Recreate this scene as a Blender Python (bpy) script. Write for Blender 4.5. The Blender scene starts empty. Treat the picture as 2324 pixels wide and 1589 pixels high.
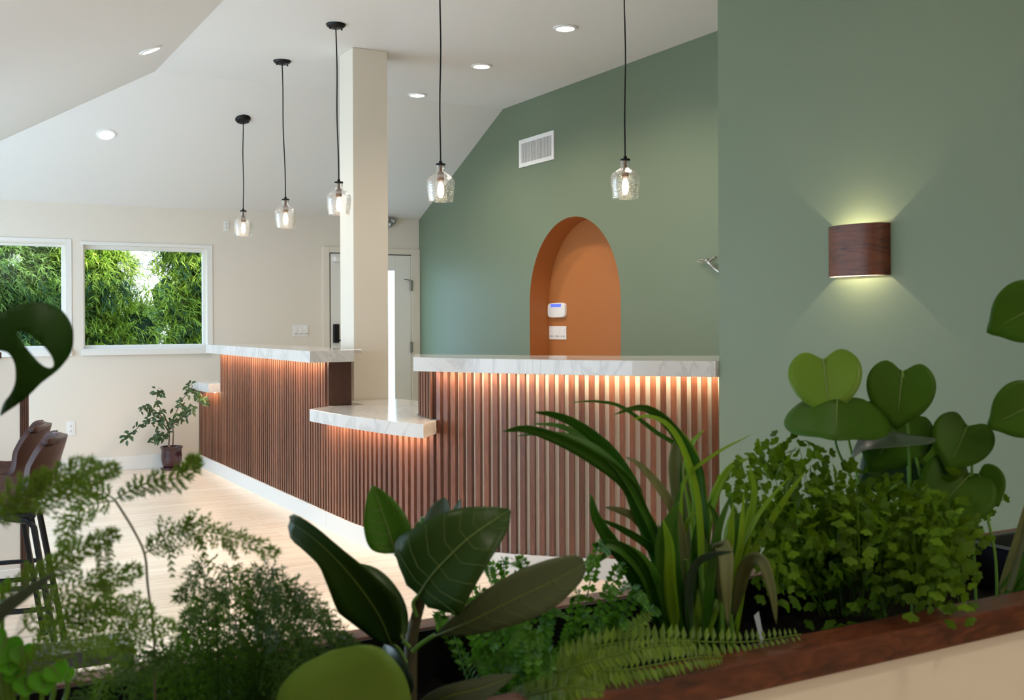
import bpy, bmesh, math, random
from mathutils import Vector as V, Matrix
rnd = random.Random(7)
sc = bpy.context.scene
COL = sc.collection
PI = math.pi
# ------------------------------------------------------------------ camera model
F = 2419.0; AH = math.radians(60.6); ROLL = 0.004; V0 = 62.0; H = 1.33
FW = V((math.cos(AH), math.sin(AH), 0)); RT = V((math.sin(AH), -math.cos(AH), 0)); UP = V((0, 0, 1))
CAM = V((0, 0, H))
def ray(px, py):
    u = px - 1162; v = 794.5 - py
    a = u*math.cos(ROLL) + v*math.sin(ROLL); b = -u*math.sin(ROLL) + v*math.cos(ROLL) - V0
    return FW + RT*(a/F) + UP*(b/F)
def P(px, py, t): return CAM + ray(px, py)*t
def atz(px, py, z): d = ray(px, py); return CAM + d*((z-H)/d.z)
def atx(px, py, x): d = ray(px, py); return CAM + d*(x/d.x)
def aty(px, py, y): d = ray(px, py); return CAM + d*(y/d.y)
# ------------------------------------------------------------------ object helpers
OFF = {}
def off(o): return OFF.get(o.name, V((0, 0, 0))) if o else V((0, 0, 0))
def thing(name, loc, label=None, cat=None, group=None, kind=None):
    o = bpy.data.objects.new(name, None); COL.objects.link(o); o.location = loc
    o.empty_display_size = .05
    OFF[o.name] = V(loc); tag(o, label, cat, group, kind); return o
def tag(o, label=None, cat=None, group=None, kind=None):
    for k, v in (('label', label), ('category', cat), ('group', group), ('kind', kind)):
        if v: o[k] = v
    return o
class MB:
    def __init__(s): s.v = []; s.f = []; s.m = None
    def add(s, vs, fs):
        b = len(s.v); s.v += [V(q) for q in vs]; s.f += [tuple(b+i for i in f) for f in fs]
    def box(s, a, b):
        x0, y0, z0 = a; x1, y1, z1 = b
        s.add([(x0,y0,z0),(x1,y0,z0),(x1,y1,z0),(x0,y1,z0),(x0,y0,z1),(x1,y0,z1),(x1,y1,z1),(x0,y1,z1)],
              [(0,3,2,1),(4,5,6,7),(0,1,5,4),(1,2,6,5),(2,3,7,6),(3,0,4,7)]); return s
    def obox(s, c, ax, ay, az, hx, hy, hz):
        vs = [c + ax*i*hx + ay*j*hy + az*k*hz for k in (-1,1) for (i,j) in ((-1,-1),(1,-1),(1,1),(-1,1))]
        s.add(vs, [(0,3,2,1),(4,5,6,7),(0,1,5,4),(1,2,6,5),(2,3,7,6),(3,0,4,7)]); return s
    def prism(s, pts, z0, z1):
        n = len(pts)
        s.add([(p[0],p[1],z0) for p in pts]+[(p[0],p[1],z1) for p in pts],
              [tuple(range(n-1,-1,-1)), tuple(range(n,2*n))]+[(i,(i+1)%n,n+(i+1)%n,n+i) for i in range(n)]); return s
    def tube(s, path, r, k=8, cap=True):
        path = [V(p) for p in path]; n = len(path); vs = []; fs = []
        a = None
        for i, p in enumerate(path):
            t = (path[min(i+1,n-1)] - path[max(i-1,0)]).normalized()
            if a is None: a = t.cross(V((0,0,1)) if abs(t.z) < .9 else V((1,0,0))).normalized()
            a = (a - t*a.dot(t)).normalized(); b = t.cross(a)
            rr = r[i] if isinstance(r, (list, tuple)) else r
            vs += [p + (a*math.cos(2*PI*j/k) + b*math.sin(2*PI*j/k))*rr for j in range(k)]
        for i in range(n-1):
            fs += [(i*k+j, i*k+(j+1)%k, (i+1)*k+(j+1)%k, (i+1)*k+j) for j in range(k)]
        if cap: fs += [tuple(range(k-1,-1,-1)), tuple(range((n-1)*k, n*k))]
        s.add(vs, fs); return s
    def lathe(s, c, prof, k=32, axis=None, closed=False):
        c = V(c); vs = []; fs = []
        az = V(axis).normalized() if axis else V((0,0,1))
        ax = az.cross(V((0,1,0)) if abs(az.y) < .9 else V((1,0,0))).normalized(); ay = az.cross(ax)
        for r, z in prof: vs += [c + az*z + (ax*math.cos(2*PI*j/k) + ay*math.sin(2*PI*j/k))*r for j in range(k)]
        n = len(prof)
        for i in range(n-1):
            fs += [(i*k+j, i*k+(j+1)%k, (i+1)*k+(j+1)%k, (i+1)*k+j) for j in range(k)]
        if closed: fs += [((n-1)*k+j, (n-1)*k+(j+1)%k, (j+1)%k, j) for j in range(k)]
        else:
            if prof[0][0] > 1e-5 and prof[0][0] < 9: pass
        s.add(vs, fs); return s
    def disc(s, c, r, k=24, axis=None):
        return s.lathe(c, [(1e-5,0),(r,0)], k, axis)
    def grid(s, rows, closed=False):
        n = len(rows); m = len(rows[0]); fs = []
        for i in range(n-1):
            for j in range(m-1 + (1 if closed else 0)):
                fs.append((i*m+j, i*m+(j+1)%m, (i+1)*m+(j+1)%m, (i+1)*m+j))
        s.add([p for r in rows for p in r], fs); return s
    def build(s, name, mat, parent=None, smooth=False, bevel=0, solid=0, sharp=40, origin=None):
        me = bpy.data.meshes.new(name)
        if parent is not None: o0 = off(parent)
        elif origin is not None: o0 = V(origin)
        else:
            xs = [q.x for q in s.v]; ys = [q.y for q in s.v]; zs = [q.z for q in s.v]
            o0 = V(((min(xs)+max(xs))/2, (min(ys)+max(ys))/2, min(zs)))
        me.from_pydata([q - o0 for q in s.v], [], s.f); me.update()
        o = bpy.data.objects.new(name, me); COL.objects.link(o)
        if parent is not None: o.parent = parent
        else: o.location = o0
        OFF[o.name] = o0
        if mat: me.materials.append(mat)
        if smooth:
            me.shade_smooth(); me.set_sharp_from_angle(angle=math.radians(sharp))
        if solid:
            m = o.modifiers.new('solid', 'SOLIDIFY'); m.thickness = solid; m.offset = 0
        if bevel:
            m = o.modifiers.new('bevel', 'BEVEL'); m.width = bevel; m.segments = 2; m.limit_method = 'ANGLE'; m.angle_limit = math.radians(40)
        return o
def struct(o): o['kind'] = 'structure'; return o
def cr(pts, n):
    pts = [V(p) if not isinstance(p, V) else p for p in pts]
    q = [pts[0]*2 - pts[1]] + pts + [pts[-1]*2 - pts[-2]]
    out = []; m = len(pts) - 1
    for i in range(n+1):
        u = i/n*m; k = min(int(u), m-1); t = u-k
        a, b, c, d = q[k], q[k+1], q[k+2], q[k+3]
        out.append(((b*2) + (c-a)*t + (a*2-b*5+c*4-d)*t*t + (b*3-a-c*3+d)*t**3)*.5)
    return out
# ------------------------------------------------------------------ materials
def nodes(name):
    m = bpy.data.materials.new(name); m.use_nodes = True; nt = m.node_tree
    return m, nt, nt.nodes['Principled BSDF']
def srgb(r, g, b):
    f = lambda c: c/12.92 if c <= .04045 else ((c+.055)/1.055)**2.4
    return (f(r/255), f(g/255), f(b/255), 1)
def mat(name, col, rough=.5, metal=0, spec=.5, emis=None, es=0, coat=0):
    m, nt, b = nodes(name)
    b.inputs['Base Color'].default_value = col; b.inputs['Roughness'].default_value = rough
    b.inputs['Metallic'].default_value = metal; b.inputs['Specular IOR Level'].default_value = spec
    if coat: b.inputs['Coat Weight'].default_value = coat; b.inputs['Coat Roughness'].default_value = .08
    if emis: b.inputs['Emission Color'].default_value = emis; b.inputs['Emission Strength'].default_value = es
    return m
def noise(nt, scale, detail=4, rough=.5, vec=None, dist=0):
    n = nt.nodes.new('ShaderNodeTexNoise'); n.inputs['Scale'].default_value = scale; n.inputs['Detail'].default_value = detail
    n.inputs['Roughness'].default_value = rough; n.inputs['Distortion'].default_value = dist
    if vec: nt.links.new(vec, n.inputs['Vector'])
    return n
def ramp(nt, src, stops):
    r = nt.nodes.new('ShaderNodeValToRGB'); nt.links.new(src, r.inputs[0]); e = r.color_ramp.elements
    while len(e) < len(stops): e.new(.5)
    for i, (p, c) in enumerate(stops): e[i].position = p; e[i].color = c
    return r
def coords(nt, scale=(1,1,1), kind='Object', rot=(0,0,0)):
    t = nt.nodes.new('ShaderNodeTexCoord'); mp = nt.nodes.new('ShaderNodeMapping'); mp.inputs['Scale'].default_value = scale
    mp.inputs['Rotation'].default_value = rot
    nt.links.new(t.outputs[kind], mp.inputs[0]); return mp.outputs[0]
def bump(nt, b, src, strength=.1, dist=.002):
    n = nt.nodes.new('ShaderNodeBump'); n.inputs['Strength'].default_value = strength; n.inputs['Distance'].default_value = dist
    nt.links.new(src, n.inputs['Height']); nt.links.new(n.outputs[0], b.inputs['Normal'])
def paint(name, col, rough=.55):
    m, nt, b = nodes(name); b.inputs['Base Color'].default_value = col; b.inputs['Roughness'].default_value = rough
    b.inputs['Specular IOR Level'].default_value = .3
    n = noise(nt, 220, 2, vec=coords(nt)); bump(nt, b, n.outputs[0], .05, .001); return m
def wood(name, c0, c1, c2, scale=(1,1,1), rough=.42, tint=.35, ns=6, dist=1.2, island=True):
    m, nt, b = nodes(name); vec = coords(nt, scale)
    n1 = noise(nt, ns, 6, .6, vec, dist)
    r = ramp(nt, n1.outputs[0], [(.25, c0), (.5, c1), (.75, c2)])
    out = r.outputs[0]
    if island:
        g = nt.nodes.new('ShaderNodeNewGeometry'); mx = nt.nodes.new('ShaderNodeMix'); mx.data_type = 'RGBA'; mx.blend_type = 'MULTIPLY'
        rr = ramp(nt, g.outputs['Random Per Island'], [(0, (1-tint,1-tint*1.05,1-tint*1.1,1)), (1, (1.15,1.15,1.15,1))])
        mx.inputs[0].default_value = 1; nt.links.new(out, mx.inputs[6]); nt.links.new(rr.outputs[0], mx.inputs[7]); out = mx.outputs[2]
    nt.links.new(out, b.inputs['Base Color']); b.inputs['Roughness'].default_value = rough
    bump(nt, b, n1.outputs[0], .08, .001); return m
def leafmat(name, col, rough=.38, trans=.25, var=.35, tcol=None, spec=.28):
    m, nt, b = nodes(name)
    g = nt.nodes.new('ShaderNodeNewGeometry'); o = nt.nodes.new('ShaderNodeTexCoord')
    nz = noise(nt, 14, 3, .5, o.outputs['Object'])
    ad = nt.nodes.new('ShaderNodeMath'); ad.operation = 'ADD'; nt.links.new(g.outputs['Random Per Island'], ad.inputs[0]); nt.links.new(nz.outputs[0], ad.inputs[1])
    hf = nt.nodes.new('ShaderNodeMath'); hf.operation = 'MULTIPLY'; hf.inputs[1].default_value = .5; nt.links.new(ad.outputs[0], hf.inputs[0])
    lo = tuple(c*(1-var) for c in col[:3])+(1,); hi = (min(1,col[0]*(1+var*1.4)), min(1,col[1]*(1+var)), col[2]*(1+var*.4), 1)
    r = ramp(nt, hf.outputs[0], [(.2, lo), (.8, hi)])
    nt.links.new(r.outputs[0], b.inputs['Base Color']); b.inputs['Roughness'].default_value = rough; b.inputs['Specular IOR Level'].default_value = spec
    tr = nt.nodes.new('ShaderNodeBsdfTranslucent'); tr.inputs[0].default_value = tcol or (min(1,col[0]*1.8), min(1,col[1]*1.6), col[2]*.6, 1)
    mx = nt.nodes.new('ShaderNodeMixShader'); mx.inputs[0].default_value = trans
    nt.links.new(b.outputs[0], mx.inputs[1]); nt.links.new(tr.outputs[0], mx.inputs[2])
    nt.links.new(mx.outputs[0], nt.nodes['Material Output'].inputs[0]); return m
def glassmat(name, gloss=.08, tint=(1,1,1,1), rough=.02, seeded=False):
    m, nt, b = nodes(name); nt.nodes.remove(b)
    tr = nt.nodes.new('ShaderNodeBsdfTransparent'); tr.inputs[0].default_value = tint
    gl = nt.nodes.new('ShaderNodeBsdfGlossy'); gl.inputs['Roughness'].default_value = rough
    lw = nt.nodes.new('ShaderNodeLayerWeight'); lw.inputs[0].default_value = .25 if not seeded else .35
    mu = nt.nodes.new('ShaderNodeMath'); mu.operation = 'MULTIPLY_ADD'; mu.inputs[1].default_value = .5 if seeded else .012; mu.inputs[2].default_value = gloss
    nt.links.new(lw.outputs['Fresnel'], mu.inputs[0])
    mx = nt.nodes.new('ShaderNodeMixShader'); nt.links.new(tr.outputs[0], mx.inputs[1]); nt.links.new(gl.outputs[0], mx.inputs[2])
    fac = mu.outputs[0]
    if seeded:
        vo = nt.nodes.new('ShaderNodeTexVoronoi'); vo.inputs['Scale'].default_value = 190; nt.links.new(coords(nt), vo.inputs['Vector'])
        r = ramp(nt, vo.outputs['Distance'], [(.22, (1,1,1,1)), (.34, (0,0,0,1))])
        df = nt.nodes.new('ShaderNodeBsdfTranslucent'); df.inputs[0].default_value = (1,.97,.93,1)
        d2 = nt.nodes.new('ShaderNodeBsdfDiffuse'); d2.inputs[0].default_value = (.9,.87,.84,1)
        a = nt.nodes.new('ShaderNodeAddShader'); nt.links.new(df.outputs[0], a.inputs[0]); nt.links.new(d2.outputs[0], a.inputs[1])
        m2 = nt.nodes.new('ShaderNodeMixShader'); f2 = nt.nodes.new('ShaderNodeMath'); f2.operation = 'MULTIPLY_ADD'; f2.inputs[1].default_value = .22; f2.inputs[2].default_value = .008
        nt.links.new(r.outputs[0], f2.inputs[0]); nt.links.new(f2.outputs[0], m2.inputs[0])
        nt.links.new(mx.outputs[0], m2.inputs[1]); nt.links.new(a.outputs[0], m2.inputs[2])
        bp = nt.nodes.new('ShaderNodeBump'); bp.inputs['Strength'].default_value = .6; bp.inputs['Distance'].default_value = .002
        nt.links.new(vo.outputs['Distance'], bp.inputs['Height']); nt.links.new(bp.outputs[0], gl.inputs['Normal'])
        nt.links.new(m2.outputs[0], nt.nodes['Material Output'].inputs[0])
    else: nt.links.new(mx.outputs[0], nt.nodes['Material Output'].inputs[0])
    nt.links.new(fac, mx.inputs[0]); return m

WHITE = paint('wall_white', srgb(226,216,203)); CEIL = paint('ceiling_white', srgb(224,219,214), .7)
TRIM = mat('trim_white', srgb(232,228,222), .4)
GREEN = paint("wall_green", srgb(111,123,101), .5); CREAM = paint('post_cream', srgb(229,219,204), .5)
ORANGE = paint('niche_orange', srgb(172,106,55), .6)
PLASTIC = mat('white_plastic', srgb(236,232,228), .35); DARKSLOT = mat('dark_slot', (.02,.02,.02,1), .6)
BLACK = mat('black_metal', (.012,.012,.013,1), .38, .6); SATIN = mat('satin_nickel', (.42,.40,.37,1), .35, 1)
BLACKPL = mat('black_plastic', (.008,.008,.010,1), .3)
BRASS = mat('socket_bronze', srgb(120,88,62), .4, .7)
SLAT = wood('slat_walnut', srgb(80,47,34), srgb(114,70,51), (srgb(146,96,72)), (40,40,1.6), .36, .38)
PANELW = wood('walnut_panel', srgb(54,31,23), srgb(68,40,29), srgb(80,48,35), (6,6,1.2), .38, .1)
RAILW = wood('planter_walnut', srgb(38,18,11), srgb(84,42,24), srgb(116,62,38), (2.2,9,9), .4, 0, 3.2, 2.2, False)
VENEER = wood('veneer_walnut', srgb(34,16,12), srgb(92,46,26), srgb(112,60,34), (3,3,13), .45, 0, 1.5, 2.2, False)
LEATHER = mat('brown_leather', srgb(60,29,20), .44, 0, .35)
PIPING = mat('leather_piping', srgb(96,56,40), .4)
BACKING = paint('desk_backing', srgb(232,222,208), .5)
LE = 80
LEDS = mat('led_warm', (1,.8,.6,1), .5, emis=(1,.76,.50,1), es=LE)
LENS = mat('downlight_lens', (1,1,1,1), .5, emis=(1,.93,.84,1), es=14)
BULB = mat('bulb_glow', (1,.9,.8,1), .3, emis=(1,.80,.56,1), es=9)
GLASS = glassmat('window_glass', .004); SEED = glassmat('seeded_glass', .05, (.975,.965,.96,1), .08, True)
BULBGLASS = glassmat('bulb_glass', .04, (1,.98,.95,1))
POTM = mat('plum_glaze', srgb(54,22,30), .2, coat=.3); SOIL = mat('potting_soil', (.006,.0045,.003,1), 1, 0, .1)
BARK = mat('bark', srgb(104,84,62), .8); TRUNK = mat('conifer_bark', srgb(64,50,42), .9)
SCREEN = mat('keypad_screen', (.05,.08,.5,1), .2, emis=srgb(86,110,255), es=1.0)
# quartz
QUARTZ, nt, b = nodes('quartz'); vec = coords(nt, (1,1,1)); n = noise(nt, 1.7, 7, .62, vec, 1.4)
r = ramp(nt, n.outputs[0], [(.46, srgb(212,208,204)), (.495, srgb(196,192,189)), (.525, srgb(213,209,205))]); n2 = noise(nt, 5, 3, .5, vec)
r2 = ramp(nt, n2.outputs[0], [(.3, (.95,.95,.95,1)), (.6, (1,1,1,1))]); mx = nt.nodes.new('ShaderNodeMix'); mx.data_type = 'RGBA'; mx.blend_type = 'MULTIPLY'; mx.inputs[0].default_value = 1
nt.links.new(r.outputs[0], mx.inputs[6]); nt.links.new(r2.outputs[0], mx.inputs[7]); nt.links.new(mx.outputs[2], b.inputs['Base Color']); b.inputs['Roughness'].default_value = .12
# floor: pale oak planks along X
FLOOR, nt, b = nodes('pale_oak_floor'); vec = coords(nt, (1,1,1))
br = nt.nodes.new('ShaderNodeTexBrick'); nt.links.new(vec, br.inputs['Vector']); br.inputs['Scale'].default_value = 1
for k, v in (('Brick Width', 1.5), ('Row Height', .16), ('Mortar Size', .0012), ('Mortar Smooth', .2), ('Bias', 0)): br.inputs[k].default_value = v
br.inputs['Color1'].default_value = srgb(240,224,204); br.inputs['Color2'].default_value = srgb(232,212,190); br.inputs['Mortar'].default_value = srgb(200,176,152)
n = noise(nt, 2.2, 8, .65, coords(nt, (1.2,26,1)), .4); r = ramp(nt, n.outputs[0], [(.3, (.80,.77,.74,1)), (.55, (1,1,1,1)), (.8, (1.05,1.05,1.05,1))])
mx = nt.nodes.new('ShaderNodeMix'); mx.data_type = 'RGBA'; mx.blend_type = 'MULTIPLY'; mx.inputs[0].default_value = 1
nt.links.new(br.outputs[0], mx.inputs[6]); nt.links.new(r.outputs[0], mx.inputs[7]); nt.links.new(mx.outputs[2], b.inputs['Base Color'])
b.inputs['Roughness'].default_value = .26; bump(nt, b, n.outputs[0], .06, .001)

# ------------------------------------------------------------------ room shell
XE, YN, XW, YS = 4.637, 10.208, -.9, -3.2
ZC, ZW, YB, XB = 3.25, 2.41, 8.38, 1.62
KS = (ZC-ZW)/(YN-YB)
zc_w = ZC - KS*(XB-XW)
RX, RY = 3.30, 3.88      # sconce wall plane and the end of it
MB().box((XW-.3, YS-.3, -.1), (XE+.6, YN+.2, 0)).build('floor', FLOOR)['kind'] = 'structure'
m = MB()
m.add([(XB,YS,ZC),(XE+.2,YS,ZC),(XE+.2,YB,ZC),(XB,YB,ZC)], [(0,3,2,1)])
m.add([(XB,YB,ZC),(XE+.2,YB,ZC),(XE+.2,YN+.1,ZW-KS*.1),(-.21-.1,YN+.1,ZW-KS*.1)], [(0,3,2,1)])
m.add([(XB,YS,ZC),(XB,YB,ZC),(-.31,YN+.1,ZW-KS*.1),(XW-.1,YN+.1,zc_w-KS*.1),(XW-.1,YS,zc_w-KS*.1)], [(0,1,2,3,4)])
# roof skin above
m.add([(XW-.4,YS-.3,ZC+.25),(XE+.6,YS-.3,ZC+.25),(XE+.6,YN+.3,ZC+.25),(XW-.4,YN+.3,ZC+.25)], [(0,1,2,3)])
struct(m.build('ceiling', CEIL))
# window wall with two openings
W2 = (1.344, 2.44, 1.105, 2.045); W1 = (.12, 1.195, 1.105, 2.06)
m = MB(); y0, y1 = YN, YN+.16
m.box((XW-.1,y0,0), (XE+.2,y1,W2[2])); m.box((XW-.1,y0,W2[3]), (XE+.2,y1,ZC))
m.box((XW-.1,y0,W2[2]), (W1[0],y1,W2[3])); m.box((W1[1],y0,W2[2]), (W2[0],y1,W2[3]))
DX0, DX1, DZ = 3.66, 4.535, 2.03
m.box((W2[1],y0,W2[2]), (XE+.2,y1,W2[3]))
struct(m.build('wall_back', WHITE))
# green wall with the arched niche
ya, yb, zs_, za = 7.917, 6.567, 1.50, 2.182
yc_ = (ya+yb)/2; ra = (ya-yb)/2; N = 40
arch = [(yc_ + ra*math.cos(PI*i/N), zs_ + (za-zs_)*math.sin(PI*i/N)) for i in range(N+1)]   # from far jamb to near jamb
m = MB(); top = ZC
outl = [(ya,0)] + arch + [(yb,0)]
vs = [(XE, p[0], p[1]) for p in outl]; tops = []
for p in outl:
    tops.append((XE, p[0], top))
k = len(vs); m.add(vs+tops, [(i, i+1, k+i+1, k+i) for i in range(k-1)])
m.add([(XE,YN,0),(XE,ya,0),(XE,ya,top),(XE,YN,top)], [(0,1,2,3)])
m.add([(XE,yb,0),(XE,RY-1,0),(XE,RY-1,top),(XE,yb,top)], [(0,1,2,3)])
struct(m.build('wall_right', GREEN))
ND = .195
m = MB(); vs = [(XE,p[0],p[1]) for p in outl] + [(XE+ND,p[0],p[1]) for p in outl]
m.add(vs, [(i, k+i, k+i+1, i+1) for i in range(k-1)])
m.add([(XE+ND,p[0],p[1]) for p in outl], [tuple(range(k))])
struct(m.build('trim_niche', ORANGE, smooth=True, sharp=50))
# sconce wall, other walls out of the frame
struct(MB().box((RX, YS, 0), (RX+.14, RY, ZC)).build('wall_near', GREEN))
struct(MB().box((XW-.1, YS-.1, 0), (RX+.1, YS, ZC)).build('wall_front', WHITE))
LW = [(2.2, 5.2), (6.2, 9.6)]
m = MB(); m.box((XW-.12,YS,0), (XW,YN,.55)); m.box((XW-.12,YS,1.95), (XW,YN,ZC))
ys = [YS] + [q for w in LW for q in w] + [YN]
for i in range(0, len(ys), 2): m.box((XW-.12,ys[i],.55), (XW,ys[i+1],1.95))
struct(m.build('wall_left', WHITE))
struct(MB().box((RX+.14, RY-1.2, 0), (XE+.3, RY-1.1, ZC)).build('wall_behind', GREEN))
# baseboard
m = MB(); m.box((XW, YN-.016, 0), (2.33, YN, .125)); struct(m.build('baseboard_back', TRIM, bevel=.003))
# column
c0 = (2.677, 6.993); c1 = (2.938, 7.255)
struct(MB().box((c0[0],c0[1],0), (c1[0],c1[1],ZC)).build('column', CREAM, bevel=.004))

# windows
def window(n, w, label):
    x0, x1, z0, z1 = w
    root = thing('window_%d' % n, (x0, YN, z0), label, 'window', None, 'structure')
    f = MB(); fw = .035; yy0, yy1 = YN+.07, YN+.13
    f.box((x0,yy0,z0), (x0+fw*.6,yy1,z1)); f.box((x1-fw*.6,yy0,z0), (x1,yy1,z1)); f.box((x0+fw*.6,yy0,z0), (x1-fw*.6,yy1,z0+fw)); f.box((x0+fw*.6,yy0,z1-fw), (x1-fw*.6,yy1,z1))
    f.build('window_frame', TRIM, root)
    s = MB(); s.box((x0-.02,YN-.045,z0-.055), (x1+.05,YN,z0)); s.box((x0+.001,YN,z0-.0), (x1-.001,YN+.07,z0+.006))
    s.build('window_sill', TRIM, root, bevel=.003)
    c = MB(); c.box((x1,YN-.008,z0), (x1+.05,YN,z1+.03)); c.box((x0-.02,YN-.008,z1), (x1,YN,z1+.03)); c.build('window_casing', TRIM, root)
    MB().box((x0+fw*.6,YN+.095,z0+fw), (x1-fw*.6,YN+.099,z1-fw)).build('window_pane', GLASS, root)
window(1, W1, 'white framed window at the left edge behind the perforated leaf')
window(2, W2, 'white framed window looking onto conifers beside the desk')
# door with a narrow glass lite
d = thing('door_1', (DX0, YN, 0), 'white entry door with a narrow frosted glass lite behind the post', 'door', None, 'structure')
yd = YN-.012
m = MB(); lx0, lx1, lz0, lz1 = 3.98, 4.352, .2, 1.87
m.box((DX0,yd,.01), (lx0,YN,DZ)); m.box((lx1,yd,.01), (DX1,YN,DZ)); m.box((lx0,yd,.01), (lx1,YN,lz0)); m.box((lx0,yd,lz1), (lx1,YN,DZ)); m.build('door_leaf', TRIM, d, bevel=.002)
DAYG = mat('lite_daylight_glow', (.9,.95,1,1), .3, emis=(.42,.74,1,1), es=5)  # glow stands in for daylight behind the glass and throws blue on the green wall
MB().box((lx0,yd+.004,lz0), (lx1,YN,lz1)).build('door_glass', DAYG, d)
m = MB(); m.box((DX0-.012,yd-.002,0), (DX0-.004,yd+.006,DZ+.01)); m.box((DX0-.012,yd-.002,DZ+.004), (DX1+.008,yd+.006,DZ+.011)); m.build('door_gap', DARKSLOT, d)
m = MB(); m.box((DX1+.008,YN-.02,0), (XE,YN,DZ+.07)); m.box((DX0-.08,YN-.02,0), (DX0-.012,YN,DZ+.07)); m.box((DX0-.012,YN-.02,DZ+.011), (DX1+.008,YN,DZ+.07)); m.build('door_casing', WHITE, d, bevel=.003)
for z in (1.08, 1.72):
    MB().box((DX1-.012,YN-.034,z-.055), (DX1+.014,YN-.011,z+.055)).build('hinge', SATIN, d, bevel=.003)
MB().tube([(DX1-.02,YN-.04,1.775), (DX1-.09,YN-.05,1.785)], .006).build('hinge_stop', SATIN, d)
m = MB(); m.box((DX0+.02,YN-.04,1.135), (DX0+.085,YN-.011,1.325)); k_ = m.build('door_lock', BLACKPL, d, bevel=.01)
MB().tube([(DX0+.05,YN-.07,1.16),(DX0+.17,YN-.07,1.16)], .009).build('lock_lever', BLACK, k_)
MB().box((DX0+.03,YN-.07,1.95), (DX0+.24,YN-.012,2.0)).build('door_closer', PLASTIC, d, bevel=.005)

# ------------------------------------------------------------------ wall fittings
def plate_on_back(name, x0, x1, z0, z1, label, cat, kind):
    y = YN
    t = thing(name, ((x0+x1)/2, y, z0), label, cat)
    MB().box((x0,y-.006,z0), (x1,y,z1)).build('cover_plate', PLASTIC, t, bevel=.003)
    cx, cz = (x0+x1)/2, (z0+z1)/2
    if kind == 'outlet':
        w = (x1-x0)*.26; h = (z1-z0)*.36
        MB().box((cx-w,y-.009,cz-h), (cx+w,y-.006,cz+h)).build('receptacle', PLASTIC, t, bevel=.001)
        m = MB()
        for s in (-1, 1):
            zz = cz + s*h*.5
            for q in (-.006, .006): m.box((cx+q-.0014,y-.0098,zz-.004), (cx+q+.0014,y-.0088,zz+.006))
            m.box((cx-.002,y-.0098,zz-.012), (cx+.002,y-.0088,zz-.008))
        m.build('slots', DARKSLOT, t)
    else:
        for i in range(3):
            xx = x0 + (x1-x0)*(i+.5)/3; w = (x1-x0)*.1
            q = MB().box((xx-w,y-.010,cz-.036), (xx+w,y-.006,cz+.036)).build('rocker', PLASTIC, t, bevel=.001)
            MB().box((xx-w,y-.0115,cz-.030), (xx+w,y-.0098,cz-.026)).build('rocker_slot', SATIN, q)
a = aty(664,738,YN); b_ = aty(700,764,YN)
plate_on_back('switch_plate', a.x, b_.x, b_.z, a.z, 'white three gang switch plate on the white wall beside the door', 'light switch', 'switch')
a = aty(150,957,YN); b_ = aty(171,988,YN)
plate_on_back('wall_outlet', a.x, b_.x, b_.z, a.z, 'white power outlet low on the wall below the window', 'outlet', 'outlet')
a = aty(507,501,YN); b_ = aty(520,525,YN)
plate_on_back('wall_outlet', a.x, b_.x, b_.z, a.z, 'white power outlet high on the wall near the ceiling', 'outlet', 'outlet')
# niche plates (face -X)
XN = XE+ND
a = atx(1247,740,XN); b_ = atx(1286,771,XN)
t = thing('switch_plate', (XN, (a.y+b_.y)/2, b_.z), 'white three gang switch plate in the orange niche under the keypad', 'light switch')
MB().box((XN-.006,b_.y,b_.z), (XN,a.y,a.z)).build('cover_plate', PLASTIC, t, bevel=.003)
for i in range(3):
    yy = b_.y + (a.y-b_.y)*(i+.5)/3; w = (a.y-b_.y)*.1; cz = (a.z+b_.z)/2
    q = MB().box((XN-.010,yy-w,cz-.036), (XN-.006,yy+w,cz+.036)).build('rocker', PLASTIC, t, bevel=.001)
    MB().box((XN-.0115,yy-w,cz-.030), (XN-.0098,yy+w,cz-.026)).build('rocker_slot', SATIN, q)
a = atx(1247,688,XN); b_ = atx(1287,721,XN)
t = thing('alarm_keypad', (XN, (a.y+b_.y)/2, b_.z), 'white rounded alarm keypad with a blue screen in the orange niche', 'keypad')
cy, cz, hw, hh = (a.y+b_.y)/2, (a.z+b_.z)/2, (a.y-b_.y)/2, (a.z-b_.z)/2
m = MB(); ol = []
for i in range(48):
    q = 2*PI*i/48; c, s_ = math.cos(q), math.sin(q)
    ol.append((cy + hw*math.copysign(abs(c)**.38, c), cz + hh*math.copysign(abs(s_)**.38, s_)))
n_ = len(ol); m.add([(XN,)+p for p in ol]+[(XN-.024, cy+(p[0]-cy)*.97, cz+(p[1]-cz)*.97) for p in ol], [tuple(range(n_-1,-1,-1)), tuple(range(n_,2*n_))]+[(i,(i+1)%n_,n_+(i+1)%n_,n_+i) for i in range(n_)])
m.build('keypad_body', PLASTIC, t, bevel=.004, smooth=True)
MB().box((XN-.0262,cy-hw*.58,cz+hh*.45), (XN-.0238,cy+hw*.58,cz+hh*.82)).build('keypad_screen', SCREEN, t)
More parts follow.
